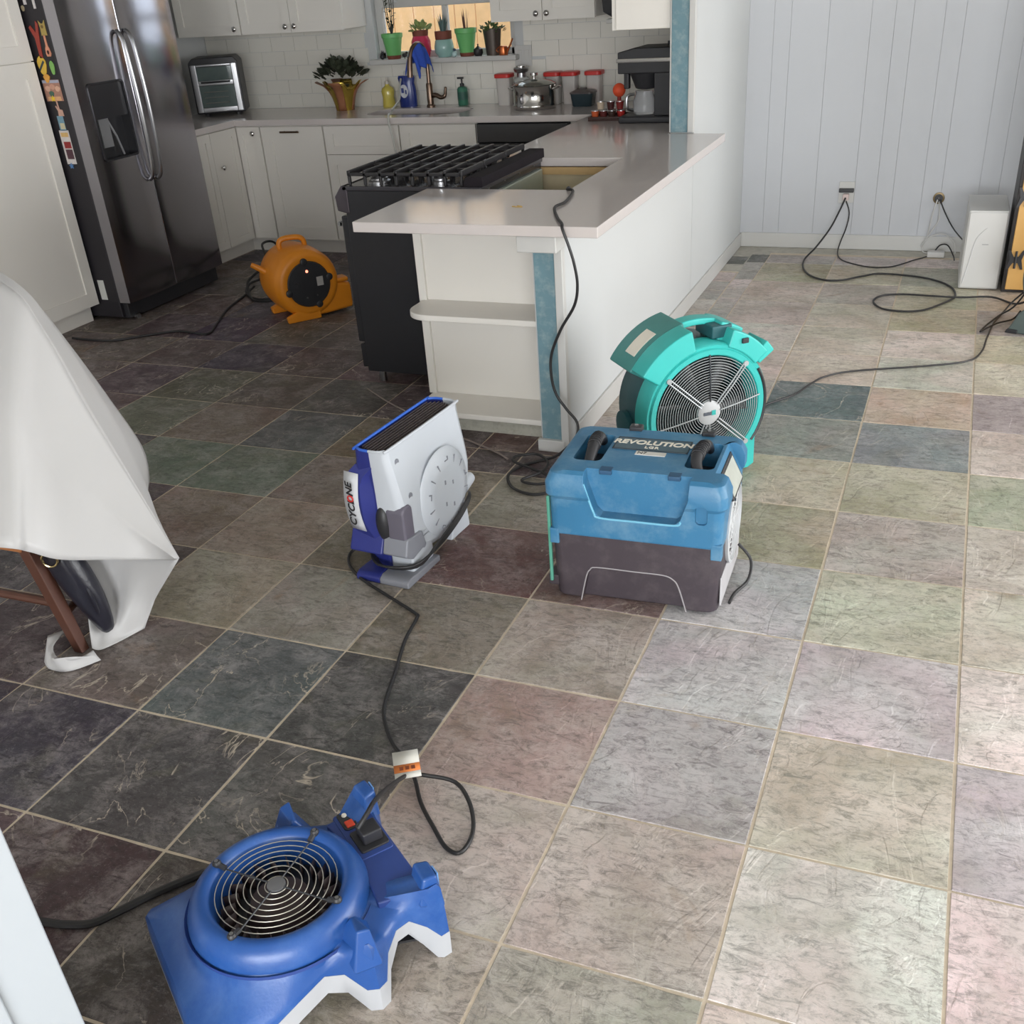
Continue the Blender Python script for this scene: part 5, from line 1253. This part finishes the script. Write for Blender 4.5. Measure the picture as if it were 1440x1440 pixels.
# plastic sheet
RIDGE = [(-3.329, .700, 1.079), (-2.789, .620, .976), (-2.615, .560, .854), (-2.462, .490, .662), (-2.304, .420, .488), (-2.109, .330, .290)]
HEM = [(-2.832, -.02, .438), (-2.446, .050, .427), (-2.408, .100, .392), (-2.370, .160, .340), (-2.261, .240, .312), (-2.116, .330, .284)]
SIL = [(-3.353, .900, 1.036), (-2.930, .750, .952), (-2.845, .780, .858), (-2.772, .800, .712), (-2.654, .780, .555), (-2.511, .720, .414), (-2.442, .620, .327), (-2.369, .500, .340)]
LTOP = [(-2.500, .290, .300), (-2.396, .340, .270), (-2.278, .360, .262), (-2.125, .345, .278)]
LMID = [(-2.450, .275, .145), (-2.415, .310, .110), (-2.350, .330, .098), (-2.259, .350, .120)]
LLOW = [(-2.428, .230, .062), (-2.401, .255, .032), (-2.362, .275, .012), (-2.311, .335, .026)]
LBOT = [(-2.398, .190, .014), (-2.378, .200, .006), (-2.355, .245, .006), (-2.322, .335, .008)]
sheet = MB()
def resample(P, n):
    q = spline(P, 8); out_ = []
    for k in range(n): 
        t = k/(n-1)*(len(q)-1); i = min(int(t), len(q)-2); out_.append(q[i].lerp(q[i+1], t-i))
    return out_
def surf(curves, n, m_, amp, seed):
    rr_ = random.Random(seed); cs = [resample(c, n) for c in curves]; rows_ = []
    ph = [rr_.uniform(0, 6) for _ in range(4)]
    for k in range(m_+1):
        t = k/m_*(len(cs)-1); i = min(int(t), len(cs)-2); f_ = t-i; row = []
        for j in range(n):
            p = cs[i][j].lerp(cs[i+1][j], f_)
            e = math.sin(PI*k/m_)*math.sin(PI*min(1, j/(n-1)*1.0))
            u_ = j/(n-1); v_ = k/m_
            w_ = amp*(math.sin(9*u_+ph[0]+2*v_)+.6*math.sin(17*u_+ph[1]-3*v_)+.4*math.sin(6*v_+ph[2]+5*u_))*e
            row.append(p+Vector((.6, -.7, .35))*w_)
        rows_.append(row)
    return rows_
front_mid = [tuple(Vector(a).lerp(Vector(b), .5)+Vector((.015, -.03, .02))) for a, b in zip(resample(RIDGE, 6), resample(HEM, 6))]
sheet.loft(surf([RIDGE, front_mid, HEM], 34, 22, .010, 1), closed=False)
sheet.loft(surf([RIDGE, [tuple(Vector(a).lerp(Vector(b), .5)+Vector((.01, -.0, .02))) for a, b in zip(resample(RIDGE, 6), resample(SIL, 6))], SIL], 34, 12, .008, 2), closed=False)
BACK = [(x-.35, y+.35, z*.35) for x, y, z in SIL]
sheet.loft(surf([SIL, BACK], 34, 6, .006, 5), closed=False)
sheet.loft(surf([LTOP, LMID, LLOW, LBOT], 16, 14, .012, 3), closed=False)
CR0 = [(-2.52, .235, .035), (-2.47, .12, .05), (-2.41, .10, .02), (-2.36, .16, .035)]; CR1 = [(-2.50, .10, .006), (-2.455, .075, .006), (-2.39, .085, .005), (-2.335, .155, .008)]
CRM = [(-2.525, .16, .055), (-2.47, .10, .04), (-2.40, .09, .05), (-2.345, .155, .02)]
sheet.loft(surf([CR0, CRM, CR1], 14, 8, .018, 4), closed=False)
M_SHEET = mat('milky_plastic', srgb(204, 203, 203), .38, var=.02, scale=6, spec=.4)
o = sheet.build('plastic_sheet', M_SHEET, None, angle=1.4, solid=.0015); tag(o, 'white plastic sheet draped over the chair at left', 'sheet')

# handbag hanging by the chair leg
bg = thing('handbag', 'black leather bag with gold ring hanging beside chair leg', 'bag', (-2.46, .235, .03), .35)
M_LEATH = mat('black_leather', srgb(40, 40, 50), .28, var=.2, scale=25, bump=.6, bscale=45)
secs = []
for z, wx, wy, ox in ((0, .015, .02, .075), (.04, .03, .03, .07), (.12, .05, .045, .05), (.22, .055, .05, .02), (.30, .05, .04, .0), (.33, .045, .02, -.005)):
    secs.append([(ox+wx*math.cos(2*PI*k/24)*(1+.10*math.sin(5*2*PI*k/24+z*30)), wy*math.sin(2*PI*k/24)*(1+.12*math.sin(4*2*PI*k/24+z*22)), z) for k in range(24)])
MB().loft(secs).build('body', M_LEATH, bg, sub=1)
MB().tube([(.0+.022*math.cos(a), -.055, .285+.022*math.sin(a)) for a in [2*PI*q/24 for q in range(24)]], .0035, 8, closed=True).build('gold_ring', mat('gold', srgb(216, 196, 146), .2, metal=1), bg)
MB().tube(spline([(.055, -.02, .20), (.075, -.035, .15), (.078, -.03, .10), (.07, -.02, .06)], 5), .006, 8).build('tassel_strap', M_LEATH, bg)
MB().tube(spline([(-.02, -.05, .30), (-.05, -.01, .37), (-.06, .03, .42)], 5), .008, 8).build('strap', M_LEATH, bg)

# white door leaf standing open at the near left
dr = struct(bpy.data.objects.new('door_1', None), 'white panelled door edge at lower left foreground'); COL.objects.link(dr)
dr.location = (-1.272, -.992, .012); dr.rotation_euler = (0, 0, math.radians(-118))
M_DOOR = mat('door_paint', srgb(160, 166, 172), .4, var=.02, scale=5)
MB().box(0, -.035, 0, .80, 0, 2.03).build('leaf', M_DOOR, dr, bev=.003)
for y in (.0,):
    for z0, z1 in ((.14, .92), (1.08, 1.9)):
        MB().box(.085, y, z0, .70, y+.008, z0+.02).box(.085, y, z1-.02, .70, y+.008, z1).box(.085, y, z0, .105, y+.008, z1).box(.68, y, z0, .70, y+.008, z1).build('panel_moulding', M_DOOR, dr, bev=.003)
        MB().box(.14, y, z0+.055, .645, y+.006, z1-.055).build('panel', M_DOOR, dr, bev=.004)
MB().lathe([(.025, .0), (.025, .01), (.012, .014), (.012, .04), (.028, .05), (.028, .065), (.006, .075)], c=(.74, 0, 1.0), axis='y', seg=18).build('door_knob', M_STEEL, dr)

# white floor speaker by the panelled wall
spk = thing('floor_speaker', 'white floor speaker box standing by the panelled wall', 'speaker', (-.008, 4.78, 0), .02)
MB().loft([[(x, y, z) for x, y in rrect(-.102, -.235, .102, .20, .012, 3)] for z in (.004, .42)]).build('cabinet', M_WHITE, spk, bev=.006)
MB().prism([(x, z) for x, z in rrect(-.094, .012, .094, .412, .008, 3)], 'y', -.243, -.234).build('grille_panel', M_WHITE, spk, bev=.003)
MB().tube(spline([(.0, -.2435, .33), (-.045, -.2435, .27), (-.065, -.2435, .15), (-.085, -.2435, .03)], 6), .0025, 6).build('curved_seam', mat('seam_white', srgb(196, 196, 196), .6), spk)  # decorative curved line on the front, in its own off-white
MB().box(-.012, -.2445, .243, .020, -.2425, .248).build('badge', mat('badge_grey', srgb(160, 160, 160), .4), spk)
for x in (-.08, .08):
    for y in (-.2, .17): MB().lathe([(.012, 0), (.012, .005)], c=(x, y, 0), seg=8).build('foot', M_BLACK, spk)

# pine cabinet with black hinges
M_PINEY = mat('varnished_pine', srgb(206, 160, 92), .4, var=.18, scale=7)
pcb = thing('pine_cabinet', 'yellow pine cabinet with black cross hinges at right edge', 'cabinet', (.116, 4.50, 0))
MB().box(0, .018, .0, .765, .42, 1.5).build('carcass', mat('carcass_black', srgb(40, 36, 36), .5), pcb, bev=.003)  # carcass plain black, showing as a strip left of the boards
for k in range(5): MB().box(.018+.148*k, -.005, .02, .018+.148*k+.145, .02, 1.49).build('front_board', M_PINEY, pcb, bev=.003)
for z in (.18, .50, 1.2):
    hg = MB()
    for s_ in (-1, 1):
        hg.prism([(.045+s_*.006, z-.016), (.045+s_*.012, z-.016), (.045+s_*.030, z-.05), (.045+s_*.042, z-.05), (.045+s_*.030, z), (.045+s_*.042, z+.05), (.045+s_*.030, z+.05), (.045+s_*.012, z+.016), (.045+s_*.006, z+.016)], 'y', -.010, -.004)
    hg.lathe([(.006, z-.045), (.006, z+.045)], c=(.045, -.009, 0), seg=8)
    hg.build('hinge', M_BLACK, pcb)

# wall outlet with plugs, cable hole
ot = thing('wall_outlet', 'white outlet with plugged-in cords low on the panelled wall', 'outlet', (-.828, YB-.013, .347))
MB().box(-.047, -.006, -.064, .047, 0, .064).build('plate', M_WHITE, ot, bev=.002)
MB().box(-.045, -.030, .002, .045, -.005, .026).build('black_adapter', M_BLACK, ot, bev=.004)
MB().box(-.018, -.034, -.045, .018, -.005, -.006).build('plug', mat('pink_white_plug', srgb(206, 186, 182), .5), ot, bev=.004)
hl = thing('cable_hole', 'round cable hole with brass grommet low on panelled wall', 'grommet', (-.279, YB-.012, .318))
MB().lathe([(.034, 0), (.034, -.006), (.024, -.008), (.024, 0)], axis='y', seg=20, cap0=False, cap1=False).build('grommet', mat('brass_dark', srgb(120, 104, 76), .4, metal=.6), hl)
MB().lathe([(.026, -.002), (.002, -.002)], axis='y', seg=18, cap0=False, cap1=False).build('hole', M_BLACK, hl)

# ------------------------------------------------------------------ cords
def cord(label, pts, r_=.0045, m_=None, n=6, cat='cord', name='extension_cord'):
    return tag(MB().tube(spline(pts, n), r_, 8).build(name, m_ or M_CORD), label, cat)
G = lambda pts, z=.007: [(x, y, z) for x, y in pts]
cord('black cord from upright blower to low blue air mover with paper tag',
     [(-1.80, .90, .07), (-1.86, .95, .05), (-1.93, .93, .012)] + G([(-1.895, .854), (-1.807, .783), (-1.679, .714), (-1.551, .647), (-1.530, .620), (-1.511, .506), (-1.465, .353), (-1.424, .213), (-1.388, .145), (-1.328, .073), (-1.265, .022), (-1.213, -.031), (-1.16, -.104), (-1.095, -.169), (-1.044, -.215), (-1.009, -.222), (-1.0, -.185), (-1.013, -.131)]) + [(-1.048, -.075, .018), (-1.10, -.036, .03), (-1.162, -.055, .05), (-1.197, -.081, .065), (-1.179, -.192, .13), (-1.141, -.311, .205), (-1.127, -.365, .222), (-1.135, -.395, .205)], .0052)
tg = thing('paper_tag', 'white and orange paper warning tag on the black cord', 'tag', (-1.205, -.070, .072), math.radians(-58))
tw = .062
def strip(a0, a1, z0, z1): return MB().loft([[(a0, -tw/2, z0), (a0, tw/2, z0)], [(a1, -tw/2, z1), (a1, tw/2, z1)]], closed=False)
strip(-.062, -.010, .004, .006).build('paper', mat('tag_white', srgb(222, 220, 212), .7), tg, solid=.001)
strip(-.010, .018, .0065, .006).build('orange_band', mat('tag_orange', srgb(226, 132, 66), .6, var=.1), tg, solid=.001)
strip(.018, .036, .006, .003).build('paper', MATS['tag_white'], tg, solid=.001)
pr_ = MB()
for k in range(3): pr_.box(-.002, -.018+.014*k, .0066, .010, -.009+.014*k, .0076)
pr_.build('printed_symbols', mat('print_brown', srgb(130, 66, 40), .6), tg)
cord('black cord running from teal fan to the dark air mover', [(-.98, 2.08, .12), (-.95, 2.22, .03)] + G([(-.90, 2.38), (-.83, 2.56), (-.728, 2.71), (-.673, 2.866), (-.625, 2.97), (-.511, 3.07), (-.211, 3.2), (-.031, 3.305), (.028, 3.45), (.051, 3.67), (.08, 3.907), (.124, 4.1)]) + [(.177, 4.20, .05), (.26, 4.14, .16)])
cord('short doubled black cord beside the dark air mover', [(.26, 4.10, .22), (.18, 4.08, .06)] + G([(.107, 4.034), (.045, 3.85), (.019, 3.744), (.045, 3.80), (.10, 3.90), (.17, 3.98)], .012) + [(.20, 4.0, .05)])
cord('long black cord looping from wall outlet across the tiles', [(-.828, 5.36, .32), (-.853, 5.32, .25), (-.897, 5.28, .15), (-.966, 5.2, .05)] + G([(-1.014, 5.06), (-.987, 4.838), (-.923, 4.681), (-.83, 4.599), (-.732, 4.613), (-.623, 4.724), (-.528, 4.785), (-.329, 4.745), (-.209, 4.66), (-.145, 4.56), (-.118, 4.46), (-.115, 4.354), (-.156, 4.25), (-.256, 4.087), (-.359, 4.043), (-.47, 4.077), (-.524, 4.204), (-.49, 4.321), (-.381, 4.367)]) + G([(-.232, 4.334), (-.087, 4.329), (.07, 4.36), (.19, 4.25)], .013) + [(.27, 4.10, .10)], .0055)
cord('thin black cord from wall outlet along the baseboard', [(-.822, 5.36, .30), (-.797, 5.36, .23), (-.806, 5.355, .14), (-.833, 5.34, .05)] + G([(-.835, 5.25), (-.80, 5.10), (-.734, 5.008), (-.601, 4.924), (-.481, 4.957), (-.369, 5.125), (-.312, 5.203), (-.27, 5.30)]) + [(-.235, 5.33, .05), (-.19, 5.30, .06), (-.15, 5.22, .02), (-.14, 5.10, .02)], .004)
cord('white cables hanging from the cable hole', [(-.285, 5.385, .31), (-.30, 5.36, .24), (-.315, 5.355, .10), (-.33, 5.34, .01), (-.25, 5.30, .01), (-.22, 5.28, .02)], .004, M_WHITE)
cord('white looped cable beside the floor speaker', [(-.275, 5.385, .30), (-.262, 5.36, .20), (-.30, 5.35, .12), (-.345, 5.34, .04), (-.30, 5.33, .10), (-.22, 5.32, .12), (-.16, 5.30, .08), (-.14, 5.22, .03)], .0035, M_WHITE)
cord('black cable from cable hole to the floor speaker', [(-.27, 5.385, .31), (-.23, 5.35, .24), (-.17, 5.25, .17), (-.10, 5.06, .14), (-.06, 4.99, .14)], .004)
pb = MB().box(-.30, 5.22, 0, -.20, 5.27, .035).build('power_strip', M_WHITE, None, bev=.006); tag(pb, 'small white power adapter on floor beneath cable hole', 'adapter')
cord('black cord running along the floor from refrigerator to orange blower', G([(-4.80, 2.76), (-4.674, 2.753), (-4.511, 2.77), (-4.393, 2.871), (-4.238, 2.992), (-4.029, 2.977), (-4.076, 3.13), (-4.21, 3.438), (-4.287, 3.739), (-4.35, 3.93)]), .0065)
cord('coiled black cord behind the orange blower', [(-4.50, 4.58, .007), (-4.62, 4.62, .12), (-4.60, 4.45, .15), (-4.45, 4.25, .12), (-4.33, 4.05, .05), (-4.36, 3.90, .03), (-4.28, 3.75, .007), (-4.12, 3.66, .007), (-4.02, 3.70, .02), (-4.05, 3.88, .04), (-4.20, 4.05, .06), (-4.36, 4.10, .08), (-4.42, 3.98, .03), (-4.30, 3.80, .012), (-4.14, 3.62, .012), (-3.98, 3.58, .03), (-3.88, 3.60, .06)], .008)
cord('black cord hanging over the peninsula counter end to the floor', [(-1.66, 2.53, .80), (-1.652, 2.50, .895), (-1.642, 2.44, .9065), (-1.605, 2.404, .9065), (-1.566, 2.2, .9065), (-1.572, 2.096, .9065), (-1.498, 1.919, .9065), (-1.45, 1.83, .9065), (-1.438, 1.80, .895), (-1.416, 1.795, .841), (-1.40, 1.80, .78), (-1.395, 1.815, .70), (-1.415, 1.83, .62), (-1.475, 1.84, .525), (-1.518, 1.845, .425), (-1.522, 1.845, .340), (-1.506, 1.845, .27), (-1.465, 1.84, .215), (-1.422, 1.835, .165), (-1.425, 1.82, .11), (-1.49, 1.80, .04)] + G([(-1.564, 1.80), (-1.619, 1.736), (-1.642, 1.643), (-1.589, 1.547), (-1.501, 1.506), (-1.443, 1.54)]) + G([(-1.46, 1.639), (-1.566, 1.705), (-1.659, 1.751), (-1.672, 1.80), (-1.60, 1.84), (-1.53, 1.78), (-1.52, 1.69), (-1.57, 1.60), (-1.50, 1.58), (-1.43, 1.63)], .013), .0055)
cord('thin grey cord on floor before the end shelf', G([(-2.66, 2.38), (-2.486, 2.247), (-2.318, 2.14), (-2.14, 2.02), (-1.958, 1.93), (-1.782, 1.84), (-1.70, 1.78)]), .004, mat('grey_cord', srgb(130, 118, 112), .5))
cord('black hose on floor left of the low blue air mover', G([(-1.92, -.70), (-1.772, -.677), (-1.714, -.666), (-1.665, -.646), (-1.634, -.605), (-1.585, -.53), (-1.52, -.45)], .010), .009)
cord('short black cord on floor right of the dehumidifier', [(-.665, 1.16, .10), (-.625, 1.16, .05), (-.62, 1.10, .012), (-.645, 1.02, .007), (-.65, .96, .007)], .005)
